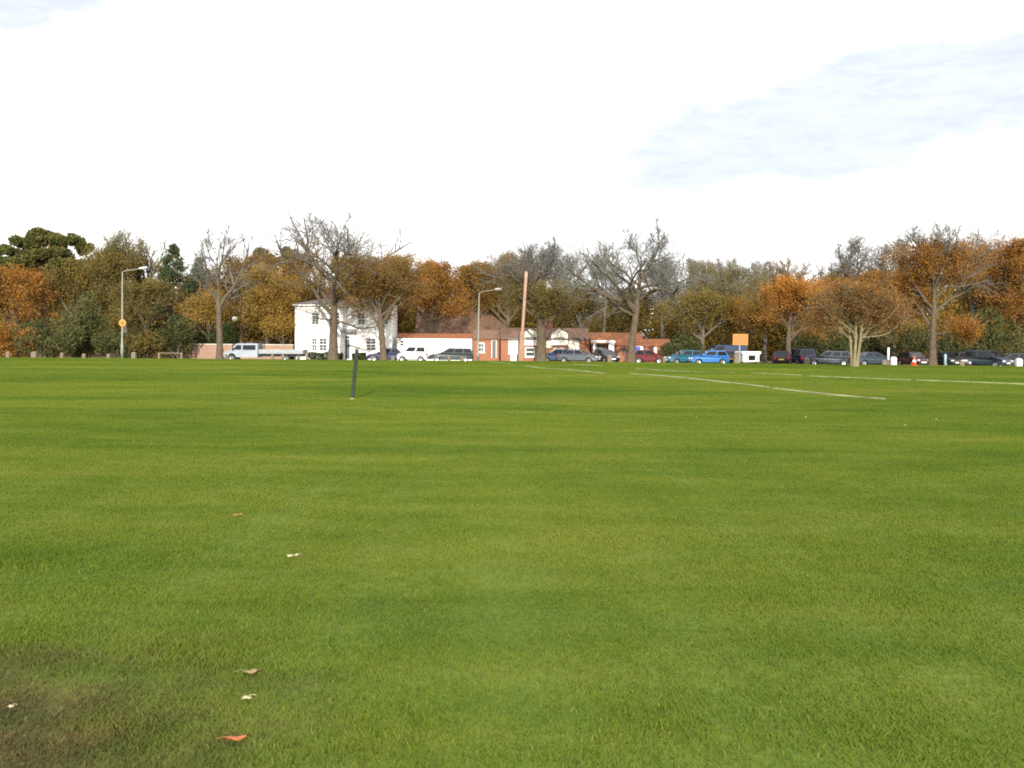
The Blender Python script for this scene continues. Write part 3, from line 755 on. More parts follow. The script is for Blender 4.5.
tree('bare_tree', 'bare grey tree filling the gap between stout trunk and gaunt oak crowns', 'tree', 602, 119, 256, 74, 330, trunk_w=4, seed=71, limbs=16, l2=8, l3=7, l4=4)
tree('bare_tree', 'bare grey tree over the end of the orange tiled wing', 'tree', 682, 122, 259, 70, 330, trunk_w=4, seed=72, limbs=16, l2=8, l3=7, l4=4, leaf='leaf_olive', nleaf=1200, leaf_hi=.5)
tree('bare_tree', 'bare grey tree over the gap between bright blue car and sign', 'tree', 722, 121, 261, 66, 330, trunk_w=4, seed=73, limbs=16, l2=8, l3=7, l4=4, leaf='leaf_olive', nleaf=1200, leaf_hi=.5)
tree('bare_tree', 'bare grey tree over the white trailer', 'tree', 765, 121, 262, 66, 330, trunk_w=4, seed=74, limbs=16, l2=8, l3=7, l4=4, leaf='leaf_brown', nleaf=1200, leaf_hi=.5)
tree('leafy_tree', 'olive brown low tree behind the bright blue car', 'tree', 702, 108, 296, 84, 350, trunk_w=5, seed=46, limbs=14, l2=8, l3=6, l4=0, tmat='twig_olive', leaf='leaf_olive', nleaf=5200, lsize=.32)
tree('bare_tree', 'grey twiggy tree rising over the yellow sign board', 'tree', 742, 112, 262, 72, 345, trunk_w=5, seed=47, limbs=16, l2=8, l3=7, l4=4, tmat='twig_olive', leaf='leaf_olive', nleaf=1500, lsize=.34, leaf_hi=.5)
tree('leafy_tree', 'dull brown bush of a tree behind the yellow sign board', 'tree', 745, 107, 302, 60, 352, trunk_w=5, seed=48, limbs=13, l2=8, l3=6, l4=0, tmat='twig_brown', leaf='leaf_brown', nleaf=3800, lsize=.3)
tree('bare_tree', 'bare tree with reddish brown twigs over the bright orange tree', 'tree', 788, 113, 260, 70, 345, trunk_w=5, seed=49, limbs=16, l2=8, l3=7, l4=4, tmat='twig_brown', leaf='leaf_russet', nleaf=2500, leaf_hi=.6)
tree('bare_tree', 'lower bare tree beside the one with reddish brown twigs', 'tree', 822, 112, 266, 60, 345, trunk_w=5, seed=50, limbs=15, l2=8, l3=7, l4=4, tmat='twig_grey', leaf='leaf_orange', nleaf=5000, leaf_hi=.72)
tree('bare_tree', 'tall upright bare tree behind the many stemmed tree', 'tree', 857, 112, 236, 66, 345, trunk_w=5, seed=51, limbs=18, l2=8, l3=6, l4=4, lang=.75, up=.13, leaf='leaf_brown', nleaf=4500, leaf_hi=.6)
tree('autumn_tree', 'orange brown tree behind the thin white post', 'tree', 890, 104, 274, 92, 350, trunk_w=5, seed=52, limbs=14, l2=8, l3=6, l4=0, bmat='bark_brown', tmat='twig_brown', leaf='leaf_orange', nleaf=7500, lsize=.3)
tree('bare_tree', 'tall grey bare tree just beside the red leaved tree crown', 'tree', 893, 110, 238, 64, 340, trunk_w=5, seed=53, limbs=16, l2=8, l3=7, l4=4, leaf='leaf_olive', nleaf=1800, leaf_hi=.7)
tree('autumn_tree', 'tall brown leaved tree behind the dark car with pale windscreen', 'tree', 978, 104, 230, 88, 340, trunk_w=6, seed=54, limbs=17, l2=9, l3=6, l4=3, tmat='twig_grey', leaf='leaf_russet', nleaf=8500, lsize=.3, leaf_hi=.85)
tree('autumn_tree', 'rust coloured tree at the end of the parked car row', 'tree', 1018, 101, 240, 84, 345, trunk_w=6, seed=55, limbs=16, l2=9, l3=6, l4=0, bmat='bark_brown', tmat='twig_brown', leaf='leaf_russet', nleaf=7500, lsize=.3)
shrub('laurel_shrub', 'dark green bush behind the dark car with pale windscreen', 'shrub', 985, 100, 308, 92, 'leaf_green', 4200, .32, 7)
shrub('laurel_shrub', 'dark bush under the tall red and orange leaved tree', 'shrub', 920, 101, 326, 80, 'leaf_green', 3200, .3, 8)
shrub('laurel_shrub', 'dark bush between the many stemmed tree and the trailer', 'shrub', 825, 104, 326, 86, 'leaf_green', 3200, .3, 9)
shrub('laurel_shrub', 'dark bush directly behind the many stemmed tree', 'shrub', 866, 104, 330, 60, 'leaf_green', 3000, .3, 12)
shrub('laurel_shrub', 'green bush beyond the end of the orange tiled cottage', 'shrub', 682, 106, 334, 50, 'leaf_green', 2400, .28, 10)
tree('autumn_tree', 'rust coloured tree just past the end of the car row', 'tree', 1085, 100, 246, 90, 345, trunk_w=6, seed=57, limbs=13, l2=8, l3=5, l4=0, bmat='bark_brown', tmat='twig_brown', leaf='leaf_russet', nleaf=3500, lsize=.34)
tree('leafy_tree', 'olive tree past the orange beech', 'tree', -50, 112, 262, 100, 345, trunk_w=6, seed=58, limbs=13, l2=8, l3=5, l4=0, tmat='twig_olive', leaf='leaf_olive', nleaf=4200, lsize=.38)

# far wood behind everything: reads as one mass
def far_wood():
    rng = np.random.default_rng(44)
    Cs = []; St = []
    for k in range(210):
        x = rng.uniform(-125, 125); y = rng.uniform(140, 172)
        px = 512 + x / y * F
        topy = np.interp(px, [-200, 100, 230, 300, 420, 480, 560, 640, 700, 800, 860, 930, 1024, 1250], [270, 268, 272, 272, 272, 272, 284, 286, 280, 278, 270, 262, 262, 266]) + rng.uniform(0, 16)
        H = PZ(px, topy, y); rw = rng.uniform(3.2, 5.5)
        n = 1500
        q = rng.normal(0, 1, (n, 3)); q /= np.linalg.norm(q, axis=1, keepdims=True); q *= rng.uniform(.25, 1, (n, 1)) ** .5
        Cs.append(np.array([x, y, H * .52]) + q * np.array([rw, rw, H * .48]))
        m = 6
        s = np.tile([x, y, -.4], (m, 1)) + rng.normal(0, .2, (m, 3)) * [1, 1, 0]
        e = np.array([x, y, H * .85]) + rng.normal(0, 1, (m, 3)) * [rw * .5, rw * .5, 1.0]
        St.append(np.stack([s, (s + e) / 2 + rng.normal(0, .4, (m, 3)), e], 1))
    n = 90000
    xu = rng.uniform(-120, 120, n); Cs.append(np.stack([xu, rng.uniform(132, 146, n), rng.uniform(0, 1, n) * (6.5 + 1.2 * np.sin(xu * .4) + .8 * np.sin(xu * 1.1))], -1))
    C = np.vstack(Cs); v, f = quads_at(rng, C, 0.5, .3, 1.3)
    o = mesh_np('far_wood', v, [f], MATS['leaf_wood']); tag(o, kind='stuff', label='far brown wood behind the houses')
    P = np.concatenate(St); v, f = tubes(P, np.tile([.16, .09, .02], (len(P), 1)), 4)
    mesh_np('stems', v, [f], MATS['twig_brown'], o)
far_wood()

# ------------------------------------------------------------------ buildings
def wall_panel(mb, x0, x1, z0, z1, y, holes, reveal=0.14):
    xs = sorted({x0, x1, *[h[0] for h in holes], *[h[1] for h in holes]}); zs = sorted({z0, z1, *[h[2] for h in holes], *[h[3] for h in holes]})
    for a, b in zip(xs[:-1], xs[1:]):
        for c, d in zip(zs[:-1], zs[1:]):
            mx, mz = (a + b) / 2, (c + d) / 2
            if any(h[0] < mx < h[1] and h[2] < mz < h[3] for h in holes): continue
            mb.quad((a, y, c), (b, y, c), (b, y, d), (a, y, d))
    for a, b, c, d in holes:
        r = y + reveal
        mb.quad((a, y, c), (a, r, c), (a, r, d), (a, y, d)); mb.quad((b, y, c), (b, y, d), (b, r, d), (b, r, c))
        mb.quad((a, y, c), (b, y, c), (b, r, c), (a, r, c)); mb.quad((a, y, d), (a, r, d), (b, r, d), (b, y, d))

def window(parent, a, b, c, d, y, nx=2, nz=3, glass='window_glass', frame='paint_white', fw=0.07, sill=True, name='window'):
    """frame with bars, pane set behind; y is the wall face"""
    yf = y + 0.07
    fr = MB()
    fr.box(a, a + fw, yf, yf + .06, c, d); fr.box(b - fw, b, yf, yf + .06, c, d)
    fr.box(a + fw, b - fw, yf, yf + .06, c, c + fw); fr.box(a + fw, b - fw, yf, yf + .06, d - fw, d)
    for i in range(1, nx):
        x = a + (b - a) * i / nx; fr.box(x - .02, x + .02, yf + .01, yf + .05, c + fw, d - fw)
    for i in range(1, nz):
        z = c + (d - c) * i / nz; t = .04 if (nz == 2 or i * 2 == nz) else .018
        fr.box(a + fw, b - fw, yf + .004, yf + .055, z - t, z + t)
    w = fr.build(name, MATS[frame], parent)
    MB().quad((a + .01, yf + .045, c + .01), (b - .01, yf + .045, c + .01), (b - .01, yf + .045, d - .01), (a + .01, yf + .045, d - .01)).build('pane', MATS[glass], w)
    if sill: MB().box(a - .06, b + .06, y - .07, y + .12, c - .07, c - .003).build('sill', MATS[frame], w)
    return w

def door(parent, a, b, c, d, y, mat, frame='paint_white', fan=True):
    dd = MB().box(a + .06, b - .06, y + .08, y + .13, c, d - (.42 if fan else .06))
    m = (a + b) / 2
    z1 = d - (.42 if fan else .06)
    for (p, q) in ((a + .14, m - .04), (m + .04, b - .14)):
        for (u, v) in ((c + .15, c + .8), (c + .95, z1 - .12)): dd.box(p, q, y + .065, y + .079, u, v)
    o = dd.build('door', MATS[mat], parent)
    f = MB(); f.box(a, a + .06, y + .05, y + .14, c, d); f.box(b - .06, b, y + .05, y + .14, c, d); f.box(a + .06, b - .06, y + .05, y + .14, d - .06, d)
    if fan: f.box(a + .06, b - .06, y + .06, y + .13, d - .42, d - .36)
    f.build('frame', MATS[frame], o)
    if fan: MB().quad((a + .06, y + .1, d - .36), (b - .06, y + .1, d - .36), (b - .06, y + .1, d - .06), (a + .06, y + .1, d - .06)).build('fanlight', MATS['window_glass'], o)
    MB().lathe([(.02, 0), (.035, .02), (.03, .05), (.005, .06)], 8, (b - .16, y + .02, c + 1.0), 'Y').build('handle', MATS['alloy'], o)
    return o

def gable_roof(x0, x1, y0, y1, ze, zr, over=.3, t=.14, hip=0.0):
    mb = MB(); ym = (y0 + y1) / 2
    sl = (zr - ze) / (ym - y0); zo = ze - sl * over
    xa, xb = x0 - over * .6, x1 + over * .6
    ha, hb = xa + hip, xb - hip
    A = [(xa, y0 - over, zo), (xb, y0 - over, zo), (hb, ym, zr), (ha, ym, zr), (xa, y1 + over, zo), (xb, y1 + over, zo)]
    U = [(x, y, z - t) for x, y, z in A]
    mb.add(A + U, [(0, 1, 2, 3), (4, 3, 2, 5), (6, 9, 8, 7), (10, 11, 8, 9), (0, 6, 7, 1), (4, 5, 11, 10), (0, 3, 9, 6), (3, 4, 10, 9), (1, 7, 8, 2), (2, 8, 11, 5)])
    return mb

def hpx(px0, px1, py0, py1, Y, x_off=0, z_off=0):
    """pixel box -> x0,x1,z0,z1 at depth Y, relative to an origin"""
    a = PX(px0, Y) - x_off; b = PX(px1, Y) - x_off
    c = PZ((px0 + px1) / 2, py1, Y) - z_off; d = PZ((px0 + px1) / 2, py0, Y) - z_off
    return a, b, c, d

def house(name, label, Y, px0, px1, eave, ridge, depth, wallm, roofm, hip=0.0, cat='house', over=.3):
    x0, x1 = PX(px0, Y), PX(px1, Y); xm = (x0 + x1) / 2
    o = thing(name, label, cat, (xm, Y, ZR - .1))
    ze = PZ((px0 + px1) / 2, eave, Y) - ZR + .1; zr = PZ((px0 + px1) / 2, ridge, Y + depth / 2) - ZR + .1
    hw = (x1 - x0) / 2
    rel = lambda a, b, c, d: tuple(max(v, .02) if i == 2 else v for i, v in enumerate(hpx(a, b, c, d, Y, xm, ZR - .1)))
    def walls(holes):
        mb = MB(); wall_panel(mb, -hw, hw, 0, ze, 0, holes)
        mb.quad((-hw, 0, 0), (-hw, depth, 0), (-hw, depth, ze), (-hw, 0, ze)); mb.quad((hw, 0, 0), (hw, 0, ze), (hw, depth, ze), (hw, depth, 0))
        mb.quad((-hw, depth, 0), (hw, depth, 0), (hw, depth, ze), (-hw, depth, ze))
        if not hip:
            for x in (-hw, hw): mb.add([(x, 0, ze), (x, depth, ze), (x, depth / 2, zr - .15)], [(0, 1, 2)])
        # dark room behind the openings
        mb.quad((-hw, .9, 0), (hw, .9, 0), (hw, .9, ze), (-hw, .9, ze))
        return mb.build('wall', MATS[wallm], o)
    roof = gable_roof(-hw, hw, 0, depth, ze, zr, over, hip=hip).build('roof', MATS[roofm], o)
    return o, rel, walls, roof, hw, ze, zr

def chimney(roof, x, y, z0, z1, mat='brick_red', w=.35):
    mb = MB().box(x - w, x + w, y - .3, y + .3, z0, z1).box(x - w - .06, x + w + .06, y - .36, y + .36, z1, z1 + .15)
    for s in (-.15, .15): mb.lathe([(.11, z1 + .15), (.09, z1 + .5), (.11, z1 + .52), (.07, z1 + .53)], 8, (x + s, y, 0))
    return mb.build('chimney', MATS[mat], roof)

# --- white two storey house
Yh = 112.0
o, rel, walls, roof, hw, ze, zr = house('white_house', 'white rendered two storey house with a canopied front door', Yh, 295, 391, 303.5, 298.5, 6.0, 'render_white', 'tile_grey', hip=3.0)
holes = {'u1': rel(311.5, 319, 312.5, 325), 'u2': rel(333, 340, 312.5, 325), 'u3': rel(357.5, 365, 313, 325), 'u4': rel(381.5, 388, 313, 325),
         'g1': rel(311.5, 317.2, 338, 351), 'g2': rel(319, 327, 338, 351), 'g3': rel(366, 376, 338, 350.5), 'd': rel(344.6, 350.2, 335.5, 359)}
walls(list(holes.values()))
for k, h in holes.items():
    if k == 'd': door(o, *h, 0, 'paint_dark')
    else: window(o, *h, 0, 2, 4 if k in ('g1', 'g2', 'g3') else 4)
a, b, c, d = holes['d']
mb = MB(); mb.box(a - .35, b + .75, -.9, -.003, d + .35, d + .43); mb.add([(a - .4, -.95, d + .43), (b + .8, -.95, d + .43), (b + .8, -.003, d + .43), (a - .4, -.003, d + .43), (a - .2, -.003, d + .75), (b + .6, -.003, d + .75)], [(0, 1, 5, 4), (1, 2, 5), (3, 0, 4), (0, 3, 2, 1), (2, 3, 4, 5)])
for x in (a - .25, b + .65): mb.tube([(x, -.003, d - .2), (x, -.8, d + .35)], .035, 6)
mb.build('canopy', MATS['lead_grey'], o)
xg = rel(306, 307, 340, 350)[0]
MB().tube([(xg, -.08, .05), (xg, -.08, ze - .5), (xg, -.25, ze - .15)], .055, 8).build('downpipe', MATS['paint_cream'], o)
MB().box(-hw - .2, hw + .2, -.44, -.32, ze - .28, ze - .16).build('gutter', MATS['paint_white'], o)
chimney(roof, -hw + 3.4, 3.0, zr - .8, zr + .6); chimney(roof, hw - 3.2, 3.0, zr - .8, zr + .6)

# --- white outbuilding with tile coping
o, rel, walls, roof, hw, ze, zr = house('white_outbuilding', 'long low white outbuilding with orange tile edge beside the white house', 113.0, 397.2, 472, 336.8, 333.5, 4.0, 'render_white', 'tile_orange', cat='outbuilding', over=.12)
h = [rel(399.5, 404, 340, 346.5), rel(448, 455, 341, 347)]
walls(h)
window(o, *h[0], 0, 1, 2); window(o, *h[1], 0, 2, 2, 'window_glass_pale')

# --- tiled barn behind
o, rel, walls, roof, hw, ze, zr = house('brick_barn', 'brick barn with big red brown tiled roof behind the white outbuilding', 125, 416, 504, 332, 307.5, 9.0, 'brick_red', 'tile_brown', cat='barn')
h = [rel(478, 483, 334.5, 340)]
walls(h); window(o, *h[0], 0, 2, 2)

# --- small brick lodge
o, rel, walls, roof, hw, ze, zr = house('brick_lodge', 'small brick lodge with one white window beside the second lamp', 111, 473.5, 499, 338, 330, 5.0, 'brick_orange', 'tile_brown', over=.14)
h = [rel(478, 484.5, 342.5, 352.5), rel(491.5, 496.5, 340, 358)]
walls(h); window(o, *h[0], 0, 2, 2, 'window_glass', fw=.14); door(o, *h[1], 0, 'paint_dark', fan=False)

# --- brick cottage row
o, rel, walls, roof, hw, ze, zr = house('brick_cottage', 'brick cottage with two gabled dormers and tall white sash windows', 110, 501, 589.5, 337, 328, 7.0, 'brick_orange', 'tile_brown', over=.14)
H = {'a': rel(508.5, 518, 338.2, 353.5), 'c': rel(525, 535, 347, 357), 'e': rel(546, 551.5, 340, 347), 'f': rel(554, 564, 347.5, 354.5), 'd': rel(568.5, 579, 337.8, 352.5)}
walls(list(H.values()))
window(o, *H['a'], 0, 2, 4, 'window_glass_pale', fw=.1); window(o, *H['c'], 0, 1, 2, 'window_glass', fw=.12); window(o, *H['e'], 0, 1, 2, 'window_glass_pale', 'paint_cream', fw=.12)
window(o, *H['f'], 0, 2, 2, 'window_glass_pale', 'paint_cream'); window(o, *H['d'], 0, 2, 2, 'window_glass_pale', 'paint_cream', fw=.12)
for (p0, p1, w0, w1) in ((522.5, 539, 525, 536.5), (551, 567.5, 553.5, 564.5)):
    a, b, c, d = rel(p0, p1, 333, 345.5); wa, wb, wc, wd = rel(w0, w1, 334.2, 345.3)
    m = (a + b) / 2; top = rel(p0, p1, 328, 340)[3]
    g = MB(); y0 = -.18
    wall_panel(g, a, b, c, d, y0, [(wa, wb, wc + .08, wd)])
    g.add([(a, y0, d), (b, y0, d), (m, y0, top)], [(0, 1, 2)])
    g.quad((a, y0, c), (a, 2.2, c), (a, 2.2, d), (a, y0, d)); g.quad((b, y0, c), (b, y0, d), (b, 2.2, d), (b, 2.2, c)); g.quad((a, y0, c), (b, y0, c), (b, -.003, c), (a, -.003, c))
    dm = g.build('dormer', MATS['paint_cream'], o)
    r = MB()
    for s, x in ((-1, a), (1, b)):
        ex = x + s * .08; ez = d - .08 * (top - d) / ((b - a) / 2)
        r.add([(ex, y0 - .07, ez), (m, y0 - .07, top), (m, 3.2, top), (ex, 3.2, ez), (ex, y0 - .07, ez + .1), (m, y0 - .07, top + .1), (m, 3.2, top + .1), (ex, 3.2, ez + .1)],
              [(0, 1, 2, 3), (4, 7, 6, 5), (0, 4, 5, 1), (0, 3, 7, 4), (2, 6, 7, 3)])
    r.build('dormer_roof', MATS['tile_brown'], dm)
    window(o, wa, wb, wc + .08, wd, y0, 2, 3, 'window_glass_pale', fw=.15)
chimney(roof, 0.6, 3.5, zr - .6, zr + .7)
MB().box(-hw, hw, -.42, -.31, ze - .26, ze - .15).build('gutter', MATS['paint_dark'], o)

# --- brick hall with orange tiled roof and white porch
o, rel, walls, roof, hw, ze, zr = house('brick_hall', 'low brick hall with orange tiled roof and white posted porch', 109.5, 591.5, 644, 344, 332.5, 7.0, 'brick_orange', 'tile_orange', over=.14)
H = {'d': rel(596.5, 605.5, 342.8, 359), 'w': rel(622, 628, 347, 354), 'b': rel(633.5, 640.5, 346.5, 356)}
H = {k: (v[0], v[1], v[2], min(v[3], ze - .12)) for k, v in H.items()}
walls([H['d'], H['w']])
door(o, *H['d'], 0, 'paint_dark', fan=False); window(o, *H['w'], 0, 2, 2, frame='paint_darkred'); 
bb = H['b']; nb = MB().box(bb[0], bb[1], -.07, -.003, bb[2], bb[3]).build('notice_board', MATS['paint_blue'], o)
MB().box(bb[0] - .05, bb[0], -.08, -.003, bb[2] - .05, bb[3] + .05).box(bb[1], bb[1] + .05, -.08, -.003, bb[2] - .05, bb[3] + .05).box(bb[0], bb[1], -.08, -.003, bb[3], bb[3] + .05).box(bb[0], bb[1], -.08, -.003, bb[2] - .05, bb[2]).build('frame', MATS['paint_white'], nb)
a, b, c, d = rel(591.8, 613, 340.3, 359)
pz = d
for p0, p1 in ((592, 594.6), (607.5, 613)):
    q0, q1, _, _ = rel(p0, p1, 340, 359)
    MB().bbox(q0, q1, -1.5, -1.2, .02, pz - .25, .03).build('porch_post', MATS['paint_white'], o)
MB().box(a - .1, b + .1, -1.6, -.003, pz - .25, pz - .02).build('porch_beam', MATS['paint_white'], o)
xb = rel(641, 643.5, 346, 356)
MB().box(xb[0], xb[1], -.06, -.003, xb[2], xb[3]).build('white_board', MATS['paint_white'], o)

# --- lower wing
o, rel, walls, roof, hw, ze, zr = house('brick_wing', 'lower brick building with a dark red window past the brick hall', 109.0, 644.8, 672, 345.2, 339, 5.0, 'brick_orange', 'tile_orange', cat='building', over=.15)
h = [rel(648.3, 653, 347, 354)]
walls(h); window(o, *h[0], 0, 1, 2, frame='paint_darkred', fw=.1)
xb = rel(653.8, 656.5, 346.5, 355); MB().box(xb[0], xb[1], -.08, -.003, xb[2], xb[3]).build('white_board', MATS['paint_white'], o)

# --- pink brick boundary wall
x0, x1 = PX(181, 110), PX(293, 110)
o = thing('boundary_wall', 'low pinkish brick wall behind the pickup truck', 'wall', ((x0 + x1) / 2, 110, ZR - .1))
zt = PZ(236, 344, 110) - ZR + .1; hw = (x1 - x0) / 2
MB().box(-hw, hw, 0, .25, 0, zt - .1).build('brickwork', MATS['brick_pink'], o)
MB().box(-hw - .03, hw + .03, -.04, .29, zt - .098, zt).build('coping', MATS['concrete'], o)

def hedge(label, px0, px1, Y, top, n, seed):
    rng = np.random.default_rng(seed)
    x0, x1 = PX(px0, Y), PX(px1, Y); zt = PZ((px0 + px1) / 2, top, Y) - ZR + .1; hw = (x1 - x0) / 2
    o = thing('hedge', label, 'hedge', ((x0 + x1) / 2, Y, ZR - .1))
    C = np.stack([rng.uniform(-hw, hw, n), rng.uniform(-.4, .4, n), rng.uniform(0, 1, n) ** .8 * zt], -1)
    C[:, 2] *= 1 + .06 * np.sin(C[:, 0] * 3)
    v, f = quads_at(rng, C, .16, .3, 1.2); mesh_np('foliage', v, [f], MATS['leaf_hedge'], o)
    P = []
    for k in range(int(hw * 4)):
        x = rng.uniform(-hw, hw); P.append([(x, 0, 0), (x + rng.normal(0, .1), rng.normal(0, .1), zt * .5), (x + rng.normal(0, .2), rng.normal(0, .15), zt * .85)])
    v, f = tubes(np.array(P), np.tile([.03, .02, .008], (len(P), 1)), 4); mesh_np('stem', v, [f], MATS['twig_brown'], o)
hedge('low clipped hedge under the white house windows', 308, 343, 110.2, 352.5, 2600, 1)
hedge('low clipped hedge beside the white house front door', 352, 366, 110.2, 353, 1400, 2)

# ------------------------------------------------------------------ street furniture
def lamp_post(label, px, depth, base_py, top_py, arm_px, zb=-0.1):
    x = PX(px, depth); o = thing('street_lamp', label, 'street lamp', (x, depth, zb), 0, None, (0, R(0.7)))
    H = PZ(px, top_py, depth) - zb
    MB().lathe([(.14, 0), (.14, 1.5), (.10, 1.62), (.095, 2.2), (.06, H - .4), (.055, H - .25)], 12).build('column', MATS['steel_grey'], o, True)
    MB().box(-.07, .07, -.155, -.13, .5, 1.0).build('access_door', MATS['steel_grey'], o)
    ax = arm_px * depth / F
    MB().tube([(0, 0, H - .45), (.02, 0, H - .22), (.25, 0, H - .08), (ax * .6, 0, H + .08), (ax - .35, 0, H + .18)], [.055, .055, .045, .04, .038], 8).build('arm', MATS['steel_grey'], o, True)
    m = MB(); z = H + .2
    prof = [(-.4, .05), (-.25, .10), (.1, .13), (.4, .11), (.5, .05)]
    vs = []; fs = []
    for (dx, r) in prof:
        for k in range(8):
            a = 2 * math.pi * k / 8; vs.append((ax - .1 + dx, r * 1.25 * math.cos(a), z + .05 + dx * .12 + r * .85 * math.sin(a)))
    for i in range(4):
        for k in range(8):
            j = (k + 1) % 8; fs.append((i*8+k, i*8+j, i*8+8+j, i*8+8+k))
    fs += [tuple(range(8)), tuple(range(32, 40))]
    h = m.add(vs, fs).build('lantern', MATS['white_plastic'], o, True)
    MB().lathe([(.10, 0), (.09, -.05), (.03, -.09)], 8, (ax, 0, z - .02)).build('lens', MATS['lamp_clear'], h)
    return o
o = lamp_post('tall grey street lamp carrying a round yellow sign disc', 122, 102.5, 357, 270, 21)
zd = PZ(123, 323, 102.5) + .1
dsk = MB().lathe([(.36, -.16), (.38, -.155), (.38, -.135), (.36, -.13)], 20, (.08, 0, zd), 'Y').build('sign_disc', MATS['sign_yellow'], o)
MB().lathe([(.17, -.168), (.17, -.1615)], 16, (.08, 0, zd), 'Y').build('pale_centre', MATS['sign_pale'], dsk)
MB().box(-.11, .11, -.129, .12, zd - .05, zd + .05).build('bracket', MATS['steel_grey'], o)
lamp_post('plain grey street lamp before the tiled barn', 478, 103.5, 360, 291, 20)

# leaning tall pole in a wider timber housing
px0, dp = 521, 99.6
o = thing('tall_pole', 'tall pale pinkish pole leaning slightly beside the stout trunked tree', 'pole', (PX(520.6, dp), dp, ZR - .05), 0, None, (0, R(3.2)))
Hp = PZ(527, 272, dp) - ZR
MB().lathe([(.14, .1), (.14, 2.5), (.145, 3.2), (.16, Hp - 1), (.16, Hp)], 12).build('shaft', MATS['wood_pink'], o, True)
MB().lathe([(.16, Hp), (.18, Hp + .04), (.14, Hp + .1), (.03, Hp + .13)], 12).build('cap', MATS['wood_pink'], o)
MB().bbox(-.26, .26, -.26, .26, 0, PZ(521, 331, dp) - ZR, .04).build('housing', MATS['wood_pier'], o)

# dark post standing on the green
g = GP(352.4, 397.2)
o = thing('marker_post', 'dark green post with pale cap standing alone on the open grass', 'post', (g.x, g.y, float(hz(g.x, g.y))), 0, None, (0, R(5.2)))
Hq = PZ(357, 346.5, g.y) - float(hz(g.x, g.y))
MB().bbox(-.052, .052, -.052, .052, -.1, Hq - .09, .012).build('post', MATS['post_green'], o)
MB().bbox(-.06, .06, -.06, .06, Hq - .089, Hq, .015).build('cap', MATS['sign_pale'], o)
MB().bbox(-.066, .066, -.066, .066, -.08, .045, .015).build('collar', MATS['worn_edging'], o)

# low wooden posts along the edge of the green
def bollard(px, label, h=.62, w=.22, mat='wood_pale', off=.45, name='wooden_post', group='low wooden posts along the edge of the green', cat='low post'):
    x = PX(px, 97.5); Y = float(edge_y(x)) + off
    x = PX(px, Y)
    o = thing(name, label, cat, (x, Y, -.1), R((px * 37) % 13 - 6), group, (R((px * 17) % 5 - 2) * .6, R((px * 29) % 5 - 2) * .6))
    b = w / 2
    MB().bbox(-b, b, -b, b, -.2, h * .86, .02).build('post', MATS[mat], o)
    MB().add([(-b, -b, h * .861), (b, -b, h * .861), (b, b, h * .861), (-b, b, h * .861), (-b * .7, 0, h), (b * .7, 0, h)], [(0, 1, 5, 4), (2, 3, 4, 5), (1, 2, 5), (3, 0, 4), (3, 2, 1, 0)]).build('weathered_top', MATS[mat], o)
    return o
for px, lab, h, w in (
    (8, 'low pale post at the end of the row under the orange beech', .70, .34), (34.5, 'broad low pale post second from the end under the beech', .72, .5),
    (62, 'low grey post below the dull olive tree', .62, .3), (84, 'low brown post below the dark evergreen shrub', .55, .3),
    (108.5, 'low post just before the lamp with yellow disc', .55, .3), (134, 'squat pale post just after the lamp with yellow disc', .72, .42),
    (226, 'low post at the front bumper of the pickup truck', .6, .24), (272.5, 'low pale post before the front of the flat bed', .6, .28), (283, 'low pale post before the middle of the flat bed', .6, .28),
    (298.5, 'low pale post before the rear of the flat bed', .5, .28), (307, 'slim post standing before the clipped hedge', .8, .2),
    (372, 'low post before the bonnet of the navy car', .5, .26), (393, 'low white topped post before the navy car tail', .5, .3),
    (449, 'low post before the dark green estate car', .55, .26), (462, 'low post at the rear wheel of the dark green estate', .55, .26),
    (609.5, 'pale squat post under the hall porch', .8, .42), (664, 'low post between the red car and the teal car', .6, .26),
    (736, 'stout wooden post below the yellow sign board', .95, .42), (807, 'pale square post before the dark blue grey car', .68, .42),
    (884.5, 'pale squat post beside the thin white post', .55, .42), (962, 'low wide pale post past the red leaved tree trunk', .55, .38)):
    bollard(px, lab, h, w)
bollard(893.6, 'bright white square post beside the thin white post', .85, .46, 'white_plastic', name='white_post', group=None, cat='post')
bollard(1019, 'bright white square post at the end of the car row', .8, .5, 'white_plastic', name='white_post', group=None, cat='post')
bollard(513.5, 'white square box on the ground under the tall sash window', .85, .62, 'white_plastic', off=2.0, name='white_box', group=None, cat='box')

# post and rail barrier
Y = 98.2; x0, x1 = PX(159, Y), PX(181.5, Y); xm = (x0 + x1) / 2
o = thing('rail_barrier', 'low post and rail barrier on the grass edge', 'barrier', (xm, Y, -.1))
for x in (x0 - xm, x1 - xm): MB().bbox(x - .1, x + .1, -.1, .1, -.2, .62, .02).build('post', MATS['wood_pale'], o)
MB().box(x0 - xm - .1, x1 - xm + .1, -.04, .04, .622, .70).build('rail', MATS['wood_pale'], o)

# thin white post, blue grey post
def slim_post(label, px, Y, top, mat, r, name):
    x = PX(px, Y); o = thing(name, label, 'post', (x, Y, -.15))
    h = PZ(px, top, Y) + .15
    MB().lathe([(r, 0), (r, h - .08), (r * .8, h - .02), (r * .3, h)], 10).build('shaft', MATS[mat], o, True)
    MB().lathe([(r * 1.5, 0), (r * 1.5, .1), (r * 1.02, .14)], 10).build('collar', MATS[mat], o)
slim_post('thin tall white post among the parked cars', 888.5, 92, 347.5, 'white_plastic', .10, 'white_post')
plain('post_bluegrey', (0.30, 0.42, 0.46), 0.5)
slim_post('slim pale blue grey post past the red leaved tree trunk', 945.5, 91, 354, 'post_bluegrey', .11, 'grey_post')

